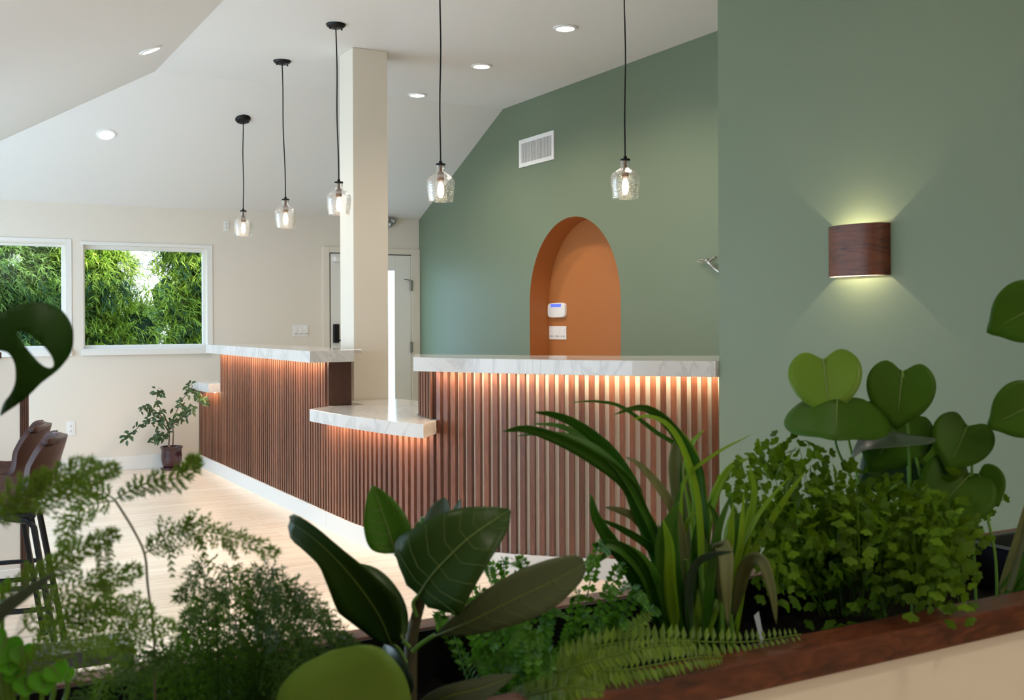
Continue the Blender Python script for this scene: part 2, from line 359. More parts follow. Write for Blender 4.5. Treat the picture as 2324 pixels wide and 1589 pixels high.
# vent
t = thing('wall_vent', (XE, 7.79, 2.68), 'white slotted air vent high on the green wall', 'vent')
y0, y1, z0, z1 = 7.499, 8.074, 2.68, 2.92
m = MB(); bw = .035
m.box((XE-.012,y0,z0), (XE,y0+bw,z1)); m.box((XE-.012,y1-bw,z0), (XE,y1,z1)); m.box((XE-.012,y0+bw,z0), (XE,y1-bw,z0+bw)); m.box((XE-.012,y0+bw,z1-bw), (XE,y1-bw,z1)); m.build('vent_frame', PLASTIC, t, bevel=.002)
MB().box((XE-.002,y0+bw,z0+bw), (XE,y1-bw,z1-bw)).build('vent_back', mat('vent_grey', srgb(190,186,186), .7), t)
m = MB(); ns_ = 26
for i in range(ns_):
    yy = y0+bw + (y1-y0-2*bw)*(i+.5)/ns_
    m.obox(V((XE-.008,yy,(z0+z1)/2)), V((.8,.6,0)), V((-.6,.8,0)), V((0,0,1)), .006, .0022, (z1-z0)/2-bw)
m.build('vent_louvers', PLASTIC, t)
m = MB()
for yy in (y0+.09, y1-.09):
    for zz in (z0+.017, z1-.017): m.disc((XE-.0125,yy,zz), .004, 10, (-1,0,0))
m.build('vent_screws', SATIN, t)
# emergency light behind the post
e = aty(886,505,YN)
t = thing('emergency_light', (e.x, YN, e.z-.05), 'small twin head emergency spotlight high behind the post', 'emergency light')
MB().box((e.x-.16,YN-.05,e.z-.05), (e.x-.04,YN,e.z+.05)).build('light_box', PLASTIC, t, bevel=.006)
for dx, dz in ((-.025,-.02), (.015,.012)):
    m = MB(); m.lathe((e.x+dx,YN-.045,e.z+dz), [(.001,-.03),(.02,-.028),(.03,.0),(.034,.02),(.026,.024),(.001,.015)], 20, (.7,-.5,-.5)); m.build('lamp_head', SATIN, t, smooth=True)
MB().tube([(e.x-.05,YN-.02,e.z-.02),(e.x-.02,YN-.04,e.z-.01)], .006).build('head_arm', SATIN, t)
# twisted silver wall ornament cut off by the near wall
Q = lambda px, py, d: atx(px, py, XE) + V((-d, 0, 0))
t = thing('wall_ornament', Q(1640,600,0), 'twisted silver twig ornament on the green wall beside the wall edge', 'wall ornament')
m = MB(); m.tube(cr([Q(1612,592,.03), Q(1616,596,.035), Q(1622,603,.03), Q(1629,610,.03), Q(1637,618,.02)], 12), [.010]*4+[.007]*9); m.tube([Q(1616,595,.03), Q(1624,588,.03), Q(1632,583,.03)], .007)
m.build('twig', SATIN, t, smooth=True)
MB().tube(cr([Q(1612,591,.02), Q(1600,590,.02), Q(1592,590,.02), Q(1588,593,.02), Q(1594,595,.02), Q(1606,593,.02)], 20), .0028).build('wire_loop', SATIN, t, smooth=True)
m = MB(); m.lathe(Q(1612,591,.03), [(.001,-.014),(.012,-.008),(.015,0),(.012,.008),(.001,.014)], 12); m.build('knot', SATIN, t, smooth=True)
MB().tube([Q(1636,600,.03), Q(1638,600,0)], .006).build('mounting_pin', SATIN, t)

# ------------------------------------------------------------------ reception desk
ctrl = [V((x,y,0)) for x, y in [(2.35,YN-.006),(2.35,9.4),(2.35,8.5),(2.35,7.6),(2.35,7),(2.345,6.4),(2.36,6.0),(2.42,5.65),(2.54,5.28),(2.68,5.03),(2.83,4.835),(3.067,4.615),(3.325,4.42),(3.62,4.235),(3.93,4.06)]]
dense = cr(ctrl, 900); cum = [0]
for i in range(1, len(dense)): cum.append(cum[-1] + (dense[i]-dense[i-1]).length)
LT = cum[-1]
def at_s(s):
    s = min(max(s, 0), LT); lo, hi = 0, len(cum)-1
    while hi-lo > 1:
        mid = (lo+hi)//2
        if cum[mid] <= s: lo = mid
        else: hi = mid
    f = (s-cum[lo])/max(1e-9, cum[hi]-cum[lo]); p = dense[lo].lerp(dense[hi], f)
    a, b = dense[max(0,lo-8)], dense[min(len(dense)-1,hi+8)]; t = (b-a).normalized()
    return p, t, V((t.y, -t.x, 0))   # point, tangent, inward normal?
p_, t_, n_ = at_s(1)
SG = 1 if n_.x > 0 else -1            # make n point inward (+X on the straight run)
def crv(s, o=0):
    p, t, n = at_s(s); return p + n*SG*o, t, n*SG
def s_of_y(y):
    for i, q in enumerate(dense):
        if q.y <= y: return cum[i]
    return LT
def pxof(p):
    q = V(p) - CAM; t = q.dot(FW); return 1162 + q.dot(RT)/t*F
def s_of_px(px, z):
    for i, q in enumerate(dense):
        if q.y < 7 and pxof((q.x,q.y,z)) > px: return cum[i]
S1 = s_of_y(9.366); S2 = s_of_y(6.62); S3 = s_of_px(984, .9); SE = LT
ZP = .108; TH = .075
def strip(sa, sb, o, n=None):
    n = n or max(2, int((sb-sa)/.06)); return [crv(sa+(sb-sa)*i/n, o)[0] for i in range(n+1)]
PITCH = .0528
def desk(sa, sb, zt, label, thick, extra=None, endpanel=None):
    p, t, n = crv((sa+sb)/2, .1)
    root = thing('reception_desk', (p.x,p.y,0), label, 'reception desk', 'sections of the curved slatted desk')
    front = strip(sa, sb, .0265); back = strip(sa, sb, thick)
    MB().prism(front + (extra or []) + back[::-1], .02, zt).build('desk_body', BACKING, root)
    MB().prism(strip(sa, sb, -.012) + strip(sa, sb, .026)[::-1], 0, ZP).build('plinth', TRIM, root)
    m = MB(); k0 = int(math.ceil((sa-.003)/PITCH)); k1 = int(math.ceil((sb-.003)/PITCH))-1
    for k in range(k0, k1+1):
        s = k*PITCH
        if s < .02: continue
        q, tt, nn = crv(s, .0130)
        m.obox(q + V((0,0,(ZP+zt)/2+.0005)), tt, nn, V((0,0,1)), .0142, .0130, (zt-ZP)/2-.0008)
    m.build('slat_cladding', SLAT, root)
    la = sa+(.30 if sa == 0 else .02); n2 = max(2, int((sb-la-.02)/.06)); rows = []
    for i in range(n2+1):
        s = la+(sb-.02-la)*i/n2; a = crv(s, -.032)[0]; b = crv(s, -.048)[0]
        rows.append([V((a.x,a.y,zt)), V((b.x,b.y,zt)), V((b.x,b.y,zt-.0012)), V((a.x,a.y,zt-.0012))])
    MB().grid(rows, True).build('light_strip', LEDS, root)
    return root
zt1, zt2, ztA, ztF = 1.155-TH, 1.146-TH, .795-TH, .805-TH
desk(0, S1-.002, ztF, 'low slatted desk end standing against the window wall', .30)
d1 = desk(S1, S2, zt1, 'tall straight slatted desk section between the window and the post', .16)
e0, _, en = crv(S2, .0); 
m = MB(); m.prism([(2.352,6.596),(2.508,6.596),(2.508,6.618),(2.352,6.618)], ztA+TH, zt1-.001); m.build('end_panel', PANELW, d1)
desk(S2+.002, S3-.002, ztA, 'low curved slatted desk section in front of the post', .22)
d2 = desk(S3, SE, zt2, 'tall curved slatted desk section ending at the sconce wall', .28, [])
# skewed end return of the tall curved section
P0 = crv(S3, 0)[0]; P1 = P0 + V((.062,.33,0)); P2 = crv(S3+.1, .28)[0]
m = MB(); m.prism([P0+V((.006,.02,0)), P1, P2, crv(S3+.02,.06)[0]], ztA+TH+.001, zt2-.001); m.build('end_return', PANELW, d2)
m = MB(); dv = (P1-P0).normalized(); nv = V((-dv.y, dv.x, 0))
for i in range(5):
    q = P0 + dv*(.045+.062*i) + nv*.008; m.obox(q + V((0,0,(ztA+TH+zt2)/2)), dv, nv, V((0,0,1)), .02, .006, (zt2-ztA-TH)/2-.002)
m.build('end_slats', SLAT, d2)
# countertops
def top(name, pts, z1, label, th=TH, extra=None):
    root = thing(name, (sum(p[0] for p in pts)/len(pts), sum(p[1] for p in pts)/len(pts), z1-th), label, 'countertop', 'white quartz tops of the desk')
    MB().prism([(p[0],p[1]) for p in pts], z1-th+.0005, z1).build('slab', QUARTZ, root, bevel=.002)
    if extra: MB().prism(extra, z1-.025, z1-.001).build('rear_ledge', QUARTZ, root, bevel=.002)
f0 = atx(467,786,2.2).y
top('countertop', [(2.2,f0),(2.2,6.517),(2.515,6.56),(2.515,f0)], 1.155, 'high white quartz top of the straight desk section left of the post', extra=[(2.516,6.75),(2.64,6.75),(2.64,f0),(2.516,f0)])
top('countertop', [(2.24,9.95),(2.25,9.375),(2.66,9.375),(2.66,9.95)], .805, 'small low white quartz top beside the potted fig')
fr = cr([V((2.16,6.40,0)),V((2.185,6.0,0)),V((2.23,5.69,0)),V((2.275,5.41,0)),V((2.352,5.13,0))], 24)
low = [tuple(q[:2]) for q in fr] + [(P0.x-.004,P0.y-.035)] + [tuple((P0+nv*.016)[:2]), tuple((P1+nv*.016)[:2]), (3.06,6.60), (2.985,7.06), (2.945,7.06), (2.945,6.985), (2.60,6.985), (2.60,6.58), (2.34,6.58), (2.17,6.44)]
top('countertop', low, .795, 'low curved white quartz top in front of the post')
tf = cr([V((x*.968,y*.968,0)) for x, y in ((2.429,5.429),(2.55,5.17),(2.74,4.85),(3.051,4.40),(3.391,4.012))], 30)
tb = [q for q in strip(S3+.12, SE-.1, .36)][::-1]
top('countertop', [tuple(q[:2]) for q in tf] + [(3.30,3.884),(3.98,3.884),(3.98,4.35)] + [tuple(q[:2]) for q in tb] + [(2.60,5.78)], 1.146, 'high curved white quartz top ending at the sconce wall')

# ------------------------------------------------------------------ lights
def spot(loc, power, color=(1,.86,.70), angle=145, size=.06, blend=.7, direction=(0,0,-1)):
    l = bpy.data.lights.new('downlight_or_fill_beam', 'SPOT'); l.energy = power; l.color = color; l.spot_size = math.radians(angle); l.spot_blend = blend; l.shadow_soft_size = size
    o = bpy.data.objects.new('downlight_or_fill_beam', l); COL.objects.link(o); o.location = loc
    o.rotation_euler = V(direction).to_track_quat('-Z', 'Y').to_euler(); return o
def downlight(c, nrm, label, pw=46, an=145):
    c = V(c); n = V(nrm).normalized()
    t = thing('downlight', c, label, 'downlight', 'recessed ceiling downlights')
    MB().lathe(c, [(.058,.004),(.060,.010),(.078,.006),(.080,0),(.058,.0)], 32, n).build('trim_ring', PLASTIC, t, smooth=True)
    MB().lathe(c + n*.005, [(.0001,0),(.059,0)], 28, n).build('lens', LENS, t)
    spot(c + n*.03, pw, angle=an, direction=n)
DL = 46; DN = 16
nA = (0,-KS,-1); nC = (KS,0,-1)
downlight((3.715,5.872,ZC-.001), (0,0,-1), 'recessed ceiling light closest to the sconce wall')
downlight((3.715,7.04,ZC-.001), (0,0,-1), 'recessed ceiling light above the arched niche, second of its row')
downlight((3.71,8.19,ZC-.001), (0,0,-1), 'recessed ceiling light closest to the post, last of its row')
downlight((1.389,9.189,2.879), nA, 'recessed light on the sloped ceiling above the window', 20, 120)
downlight((1.379,7.29,3.139), nC, 'recessed light seen edge-on in the left sloped ceiling', 16, 100)
for x, y, pw, an in ((3.715,4.7,46,145),(2.2,2.6,9,145),(1.9,-.3,105,120),(2.3,.4,12,145),(2.2,-1.8,18,145),(1.38,5.4,105,66),(1.38,3.5,150,66),(.3,1.2,18,120)): spot((x, y, (ZC if x > XB else ZC-KS*(XB-x))-.04), pw, (1,.94,.88) if x == 1.38 else (1,.86,.70), an, .3 if x == 1.9 else .06)  # mostly added spots without fittings, out of view, brightening floor, planter and walls

def pendant(base, can, nrm, label, k):
    b = V(base); n = V(nrm).normalized(); can = V(can)
    t = thing('pendant_light', (b.x,b.y,b.z), label, 'pendant light', 'row of glass pendant lights above the desk')
    c = MB(); c.lathe(can, [(.0001,.028),(.035,.027),(.056,.016),(.064,.004),(.064,0),(.0001,0)], 28, n); cp = c.build('canopy', BLACK, t, smooth=True)
    tan = n.cross(V((0,1,0))).normalized(); m = MB()
    for s in (-1, 1): m.lathe(can + tan*.04*s + n*.02, [(.0001,.016),(.005,.014),(.005,0)], 10, n)
    m.build('canopy_screw', BLACK, cp)
    top_ = b + V((0,0,.228)); cb = can + n*.026
    pts = []
    for i in range(25):
        f = i/24; q = top_.lerp(cb, f); wob = math.sin(f*7+k)*.004*math.sin(PI*f); pts.append(q + RT*wob)
    MB().tube(pts, .0042, 6).build('cord', BLACK, t, smooth=True)
    MB().lathe(b, [(.0001,.228),(.009,.228),(.010,.214),(.027,.213),(.028,.204),(.026,.203),(.0001,.203)], 24).build('socket_cap', BLACK, t, smooth=True)
    MB().lathe(b, [(.0001,.202),(.008,.202),(.008,.172),(.018,.168),(.0195,.150),(.0195,.118),(.0001,.117)], 20).build('lamp_socket', BRASS, t, smooth=True)
    sh = [(.0255,.203),(.0245,.168),(.030,.160),(.050,.150),(.068,.136),(.077,.118),(.079,.100),(.077,.075),(.072,.035),(.0675,.002),(.066,.0),(.0645,.003),(.069,.035),(.074,.075),(.076,.100)]
    MB().lathe(b, sh[:11], 40).build('glass_shade', SEED, t, smooth=True, sharp=80)
    bl = MB().lathe(b, [(.012,.117),(.013,.108),(.021,.085),(.0225,.065),(.019,.040),(.010,.022),(.0001,.018)], 20).build('bulb', BULBGLASS, t, smooth=True, sharp=80)
    l = bpy.data.lights.new('pendant_glow', 'POINT'); l.energy = 3.4; l.color = (1,.82,.62); l.shadow_soft_size = .012
    lo = bpy.data.objects.new('pendant_glow', l); COL.objects.link(lo); lo.location = b + V((0,0,.03))
    MB().lathe(b, [(.0001,.113),(.009,.108),(.0165,.086),(.019,.065),(.0165,.042),(.009,.024),(.0001,.021)], 14).build('filament', BULB, bl, smooth=True, sharp=80)
pd = [((556,536),9.27,'farthest glass pendant light, hung from the sloped ceiling'), ((648,518),7.8,'glass pendant light hung second from the window wall'),
      ((769,488),6.87,'glass pendant light overlapping the left edge of the post'), ((1000,458),5.97,'glass pendant light overlapping the white slope and the green wall'),
      ((1419,451),5.72,'glass pendant light hung nearest the sconce wall')]
cn = [((551,270),'A'), ((640,138),'B'), ((762,55),'B'), None, None]
for i, ((q, tt, lb), c) in enumerate(zip(pd, cn)):
    b = P(q[0], q[1], tt)
    if c and c[1] == 'A':
        r_ = ray(*c[0]); s_ = KS*r_.y + r_.z; tq = (ZC+KS*YB-H)/s_; can = CAM + r_*tq; nn = nA
        b.x, b.y = can.x, can.y - .0
        f = b.dot(FW); b.z = P(q[0], q[1], f).z
    elif c:
        can = atz(*c[0], ZC); nn = (0,0,-1); b.x, b.y = can.x, can.y; f = b.dot(FW); b.z = P(q[0], q[1], f).z
        dxy = P(q[0], q[1], f); b.x, b.y = dxy.x, dxy.y
    else: can = V((b.x, b.y, ZC)); nn = (0,0,-1)
    pendant(b, can - V(nn)*(-.0005), nn, lb, i)

# sconce on the near wall
ys0, ys1, zs0, zs1 = 3.155, 2.872, 1.509, 1.711
cy = (ys0+ys1)/2; hw = (ys0-ys1)/2; dp = .10
t = thing('wall_sconce', (RX, cy, zs0), 'half round walnut veneer sconce lighting the green wall', 'wall sconce')
rows = []
ang = [PI*i/36 for i in range(37)]
for z in (zs0, zs1): rows.append([V((RX-.0005-dp*math.sin(a)**.8, cy+hw*math.cos(a), z)) for a in ang])
rows2 = [[V((RX-.0005-(dp-.004)*math.sin(a)**.8, cy+(hw-.004)*math.cos(a), z)) for a in ang] for z in (zs1, zs0)]
MB().grid(rows).build('lamp_shade', VENEER, t, smooth=True, sharp=60)
MB().grid(rows2).build('shade_lining', mat('lining', srgb(240,226,200), .6), t, smooth=True, sharp=60)
MB().box((RX-.005,cy-hw+.006,zs0+.001), (RX,cy+hw-.006,zs1-.001)).build('back_plate', bpy.data.materials['lining'], t)
MB().tube([(RX-.012,cy,1.61),(RX-.04,cy,1.61)], .008).build('lamp_holder', BLACK, t)
l = bpy.data.lights.new('sconce_bulb', 'POINT'); l.energy = 5; l.color = (1,.86,.62); l.shadow_soft_size = .006
o = bpy.data.objects.new('sconce_bulb', l); COL.objects.link(o); o.location = (RX-.055, cy, 1.61)

def area(loc, direc, sx, sy, power, color, name):
    l = bpy.data.lights.new(name, 'AREA'); l.shape = 'RECTANGLE'; l.size = sx; l.size_y = sy; l.energy = power; l.color = color
    o = bpy.data.objects.new(name, l); COL.objects.link(o); o.location = loc; o.rotation_euler = V(direc).to_track_quat('-Z', 'Y').to_euler(); return o
for (a, b), pw in zip(LW, (7, 16)): area((XW-.06, (a+b)/2, 1.25), (1,0,0), b-a-.02, 1.38, pw*(b-a), (.34,.68,1), 'window_daylight')
for w in (W1, W2):
    o = area(((w[0]+w[1])/2, YN+.15, (w[2]+w[3])/2), (0,-1,0), w[1]-w[0], w[3]-w[2], 10, (1,1,1), 'window_portal'); o.data.cycles.is_portal = True
area((1.2, -2.6, 2.6), (.1,.8,-.45), 2.5, 1.0, 28, (1,.92,.80), 'unseen_rear_fill')  # added soft fill behind the camera
# ------------------------------------------------------------------ stools, bar, step
def stool(c, rz, label):
    M = Matrix.Translation(V(c)) @ Matrix.Rotation(rz, 4, 'Z')       # local: faces -X, back at +X
    t = thing('bar_stool', c, label, 'bar stool', 'brown leather stools by the half wall')
    prof = [(-.20,.615),(-.17,.640),(-.08,.640),(.02,.628),(.10,.632),(.155,.665),(.185,.73),(.205,.80),(.222,.86),(.228,.885)]
    prof = cr([V((x,0,z)) for x, z in prof], 28); rows = []
    for i, p in enumerate(prof):
        u = i/28; row = []
        w = .205 + .025*math.sin(PI*min(1,u*1.3)) - .03*max(0,u-.75)*4*.5
        for j in range(15):
            s = -1 + 2*j/14; a = abs(s)
            lift = .075*a**3.2*(1-u)**.5*(1 if u < .5 else 1-(u-.5)*1.2) ; fwd = .085*a**3.0*min(1,max(0,(u-.25))*2.2)*(1-.35*max(0,u-.7)/.3)
            drop = -.02*a**4*max(0,(u-.8)/.2)
            row.append(M @ V((p.x-fwd, s*w, p.z+lift+drop)))
        rows.append(row)
    o = MB().grid(rows).build('seat_shell', LEATHER, t, smooth=True, sharp=80)
    sm = o.modifiers.new('solid', 'SOLIDIFY'); sm.thickness = .030; sm.offset = -.2
    bv = o.modifiers.new('bevel', 'BEVEL'); bv.width = .016; bv.segments = 3; bv.limit_method = 'ANGLE'; bv.angle_limit = math.radians(55)
    for j, nm in ((1,1),(13,-1)):
        MB().tube([r[j] + V((0,0,.012)) for r in rows], .0055, 6).build('piping', PIPING, t, smooth=True)
    MB().tube([q + (M.to_3x3() @ V((-.014,0,.006))) for q in rows[-2][1:14]], .005, 6).build('piping', PIPING, t, smooth=True)
    for sx in (-1, 1):
        for sy in (-1, 1):
            m = MB(); m.tube([M @ V(p) for p in ((.02*sx,.13*sy,.585),(.10*sx,.15*sy,.575),(.125*sx,.158*sy,.55),(.215*sx,.215*sy,.012))], .0125, 8)
            g = m.build('leg', BLACK, t, smooth=True); q = M @ V((.217*sx,.217*sy,0))
            MB().lathe(q, [(.0001,.012),(.018,.012),(.020,.0),(.0001,0)], 14).build('foot_pad', BLACKPL, g)
    def lp(f, sx, sy): a = V((.125*sx,.158*sy,.55)); b = V((.215*sx,.215*sy,.012)); return M @ a.lerp(b, f)
    m = MB(); f = .58
    for a, b in (((-1,-1),(-1,1)),((-1,1),(1,1)),((1,1),(1,-1)),((1,-1),(-1,-1))): m.tube([lp(f,*a), lp(f,*b)], .0105, 8)
    m.build('footrest', BLACK, t, smooth=True)
    m = MB(); m.obox(M @ V((0,0,.592)), *(M.to_3x3() @ V(q) for q in ((1,0,0),(0,1,0),(0,0,1))), .13, .15, .008); m.build('seat_plate', BLACK, t)
stool((.31,4.66,0), -.16, 'brown leather stool in front, with its back toward the desk')
stool((.31,5.22,0), -.16, 'brown leather stool behind the other stool, next to the half wall')
# half wall with wood cap and post
yp = 5.816
t = thing('half_wall', (0,yp,0), 'white half wall with walnut corner post and cap behind the stools', 'half wall')
MB().box((XW,yp,.12), (.468,yp+.14,1.165)).build('panel', WHITE, t); MB().box((XW,yp-.012,0), (.468,yp+.14,.12)).build('base_trim', TRIM, t, bevel=.003)
MB().box((XW,yp-.03,1.165), (.385,yp+.2,1.195)).build('cap', PANELW, t, bevel=.003)
m = MB()
for i in range(4): m.box((.4685+i*.0102,yp-.004,0), (.4775+i*.0102,yp+.15,1.164))
m.build('corner_post', PANELW, t)
# low black step
t = thing('step_stool', (.42,3.3,0), 'low black metal step on the floor in front of the stools', 'step stool')
a = atz(286,1434,.27); bx, by = a.x, a.y
MB().box((bx-.42,by-.16,.215), (bx,by,.27)).build('tread', BLACKPL, t, bevel=.004)
for x, y in ((bx-.42,by-.16),(bx-.05,by-.16),(bx-.42,by-.04),(bx-.05,by-.04)): MB().box((x,y,0), (x+.05,y+.04,.2145)).build('leg', BLACKPL, t, bevel=.003)

# ------------------------------------------------------------------ leaves
L_FIG = leafmat('weeping_fig_leaf', (.045,.085,.035,1), .35, .15)
L_FIC = leafmat('banyan_leaf', (.028,.072,.012,1), .36, .25, .25); L_FICB = leafmat('banyan_young_leaf', (.07,.20,.02,1), .36, .35, .2)
L_FICG = leafmat('banyan_leaf_underside', (.078,.108,.055,1), .5, .2, .2)
L_VEIN = mat('leaf_vein', (.13,.20,.04,1), .5); L_PALM = leafmat('palm_leaf', (.034,.125,.010,1), .36, .3)
L_PALML = leafmat('palm_light_leaf', (.18,.34,.02,1), .4, .4); L_PALMG = leafmat('palm_dull_leaf', (.13,.16,.07,1), .5, .3)
L_POTH = leafmat('heart_leaf', (.042,.115,.007,1), .42, .3, .25, spec=.15); L_POTHB = leafmat('heart_young_leaf', (.15,.28,.03,1), .34, .4, .22)
L_STEM = mat('green_stem', (.10,.24,.03,1), .45); L_STEMB = mat('brown_stem', (.10,.085,.045,1), .6)
L_MONS = leafmat('split_leaf', (.016,.062,.005,1), .5, .15, .1, spec=.15); L_ASP = leafmat('asparagus_frond', (.11,.22,.035,1), .5, .35); L_ASPD = leafmat('asparagus_dark_frond', (.034,.095,.014,1), .5, .3)
L_ASPM = leafmat('asparagus_mid_frond', (.065,.16,.018,1), .5, .35); L_FERN = leafmat('button_fern', (.050,.17,.016,1), .42, .3, .45); L_FERNL = leafmat('sword_fern', (.10,.19,.02,1), .42, .3, .3)
L_MAID = leafmat('maidenhair', (.060,.135,.006,1), .5, .3, .5, spec=.12); L_ROUND = leafmat('round_bright_leaf', (.10,.36,.02,1), .4, .4, .3)
L_BLUE = leafmat('dusky_leaf', (.045,.075,.05,1), .3, .12, .2)
PROF = {'oval': lambda u: math.sin(PI*min(1,max(0,u))**.85)**.75, 'ob': lambda u: (max(0,math.sin(PI*min(1,u*.94+.0)**1.25)))**.7 if u < 1 else .25,
        'strap': lambda u: min(1,(u/.18+.12))*(max(0,1-u**2.6))**.8+.02, 'cord': lambda u: max(.03, math.sin(PI*u)**.6 if 0 < u < 1 else .03),
        'rub': lambda u: .1+.9*(1-abs(u-.34)/.34)**.6*1.0 if u < .34 else (1-.5*min(1,(u-.34)/.3) if u < .9 else .5*max(.15,1-((u-.9)/.1)**2)**.5),
        'broad': lambda u: min(1,.30+u*3.2)*max(.03,1-max(0,u-.22)**1.05*1.27)+.01,
        'fig': lambda u: (math.sin(PI*u**.8))**.9 if 0 < u < 1 else 0}
def leaf(mb, path, w, twist=0, fold=.2, n=14, prof='oval', wave=0, k=7, twist2=None):
    """path: world points base to tip; w: half width in metres; twist turns the blade about its midrib"""
    pts = cr(path, n); mid = []
    rows = []
    for i, p in enumerate(pts):
        u = i/n; T = (pts[min(i+1,n)] - pts[max(i-1,0)]).normalized(); D = (CAM - p).normalized()
        L = T.cross(D).normalized(); N = L.cross(T).normalized()
        tw = twist if twist2 is None else twist + (twist2-twist)*u
        L, N = L*math.cos(tw) + N*math.sin(tw), N*math.cos(tw) - L*math.sin(tw)
        h = max(PROF[prof](u), .012)*w; row = []
        for j in range(k):
            s = -1 + 2*j/(k-1)
            row.append(p + L*s*h + N*(fold*h*abs(s)**1.4 + wave*h*math.sin(u*9+s*2)*abs(s)))
        rows.append(row); mid.append(p + N*(.0004))
    mb.grid(rows); return rows
def vein(rows, name, parent, r=.0016, side=True, sgn=1):
    m = MB(); c = len(rows[0])//2; n = len(rows)
    nrm = lambda i: ((rows[i][c+1]-rows[i][c-1]).cross(rows[min(i+1,n-1)][c]-rows[max(i-1,0)][c])).normalized()
    d = lambda i: nrm(i)*(.0012 if (CAM-rows[i][c]).dot(nrm(i)) > 0 else -.0012)
    m.tube([rows[i][c]+d(i) for i in range(n)], [r*(1-.75*i/(n-1)) for i in range(n)], 5)
    if side:
        for i in range(2, n-3, 2):
            for s in (1, -1):
                pts = []
                for q in range(1, c+1):
                    ii = min(n-1, i+int(q*.8)); pts.append(rows[ii][c+s*q]+d(ii)*.8)
                m.tube([rows[i][c]+d(i)*.8]+pts[:-1]+[pts[-1].lerp(pts[-2], .2)], r*.22, 4)
    return m.build(name, L_VEIN, parent, smooth=True)
def one_leaf(root, path, w, mt, nm='leaf', veins=False, side=True, **kw):
    m = MB(); rows = leaf(m, path, w, **kw); o = m.build(nm, mt, root, smooth=True, sharp=80, solid=.0007)
    if veins: vein(rows, 'leaf_vein', o, side=side)
    return o
def pp(lst, t):
    """pixel path with one depth or (x, y, depth) triples"""
    return [P(*(q if len(q) == 3 else (q[0], q[1], t))) for q in lst]
def heart(root, base, half, ang, mt, tilt=0, roll=0, cup=.1, fold=.15, petiole=None, stretch=1.0, nm='leaf'):
    """base: point of the notch, half: half width in metres, ang: image direction of the tip in degrees (0 = right, 90 = up)"""
    b = V(base); D0 = (CAM-b).normalized(); Rr = D0.cross(V((0,0,1))).normalized()*-1; U = D0.cross(Rr).normalized()
    if U.z < 0: U = -U
    a = math.radians(ang); X = Rr*math.cos(a) + U*math.sin(a)
    X2 = X*math.cos(tilt) + D0*math.sin(tilt); L = X2.cross(D0).normalized(); N = L.cross(X2).normalized()
    if N.dot(D0) < 0: N = -N
    L, N = L*math.cos(roll) + N*math.sin(roll), N*math.cos(roll) - L*math.sin(roll)
    K = 40; R = 6; rings = []
    def out(q):
        q = (q+PI) % (2*PI) - PI; g = abs(q)
        x = math.sin(q)*(1+.10*math.cos(q)); y = -math.cos(q) + .42*math.exp(-(g/.30)**2) + .24*math.exp(-((PI-g)/.26)**2)
        return x, (y+.56)*stretch
    for r in range(R+1):
        f = r/R; row = []
        for i in range(K):
            x, y = out(2*PI*i/K); x *= max(f,.001); y = y*max(f,.001) + .02
            z = fold*abs(x)**1.3 - cup*(y**2)*.6 - cup*.3*x*x
            row.append(b + L*x*half + X2*y*half + N*z*half)
        rings.append(row)
    m = MB(); m.grid(rings, True); o = m.build(nm, mt, root, smooth=True, sharp=80, solid=.0007)
    mm = MB(); mm.tube([b + X2*(half*1.25*stretch*i/8) + N*(half*(-cup*.6*(1.25*stretch*i/8)**2) + .0012*(1 if N.dot(D0) > 0 else -1)) for i in range(9)], [.0013*(1-.08*i) for i in range(9)], 5)
    mm.build('leaf_vein', L_VEIN, o, smooth=True)
    if petiole:
        MB().tube(cr([V(q) for q in petiole] + [b], 14), .0028, 7).build('petiole', L_STEM, root, smooth=True)
    return o

# ------------------------------------------------------------------ planter
zR = .80; YF0, YF1 = 1.272, 1.335; YB0, YB1 = 1.69, 1.745
XP0, XP1 = -.85, 3.27
t = thing('planter', (1.2,1.5,0), 'long built-in planter with walnut rim on a white half wall', 'planter')
MB().box((XP0,YF0+.012,0), (XP1,YF1,zR-.052)).build('front_wall', WHITE, t); MB().box((XP0,YB0,0), (XP1,YB1-.01,zR-.052)).build('rear_wall', WHITE, t)
MB().box((XP0,YF0-.006,zR-.05), (XP1,YF1,zR)).build('front_rim', RAILW, t, bevel=.004); MB().box((XP0,YB0,zR-.05), (XP1,YB1,zR)).build('rear_rim', RAILW, t, bevel=.004)
m = MB(); m.box((XP0+.05,YF1+.0002,.6), (XP1-.05,YF1+.006,zR-.003)); m.box((XP0+.05,YB0-.006,.6), (XP1-.05,YB0-.0002,zR-.003)); m.build('liner', BLACKPL, t)
m = MB(); m.box((XP0,YF1,0), (XP0+.05,YB0,zR)); m.box((XP1-.05,YF1,0), (XP1,YB0,zR)); m.build('end_panel', RAILW, t)
rows = []
for i in range(120):
    x = XP0+.05+(XP1-XP0-.1)*i/119
    rows.append([V((x, YF1+.0065+(YB0-YF1-.013)*j/11, .705+rnd.uniform(-.012,.014))) for j in range(12)])
so = MB().grid(rows).build('soil', SOIL, t, smooth=True); so['kind'] = 'stuff'
# black nursery tub at the right of the planter
a = atz(2180,1233,zR+.005)
t = thing('plant_tub', (2.17,1.53,.70), 'glossy black plastic plant tub sunk in the planter beside the heart leaf stems', 'plant tub')
m = MB(); x0, x1, y0, y1 = 2.185, 2.62, 1.42, 1.672
ol = [(x0,y0),(x1,y0),(x1,y1),(x0,y1)]
q = .012
vs = []
for (ins, z) in ((.02,.69),(0,zR+.004),(-q,zR+.004),(-q,zR+.012),(.006,zR+.012),(.03,.70)):
    vs.append([V((x0+ins,y0+ins,z)),V((x1-ins,y0+ins,z)),V((x1-ins,y1-ins,z)),V((x0+ins,y1-ins,z))])
m.grid(vs, True); m.build('tub_body', BLACKPL, t, bevel=.006)

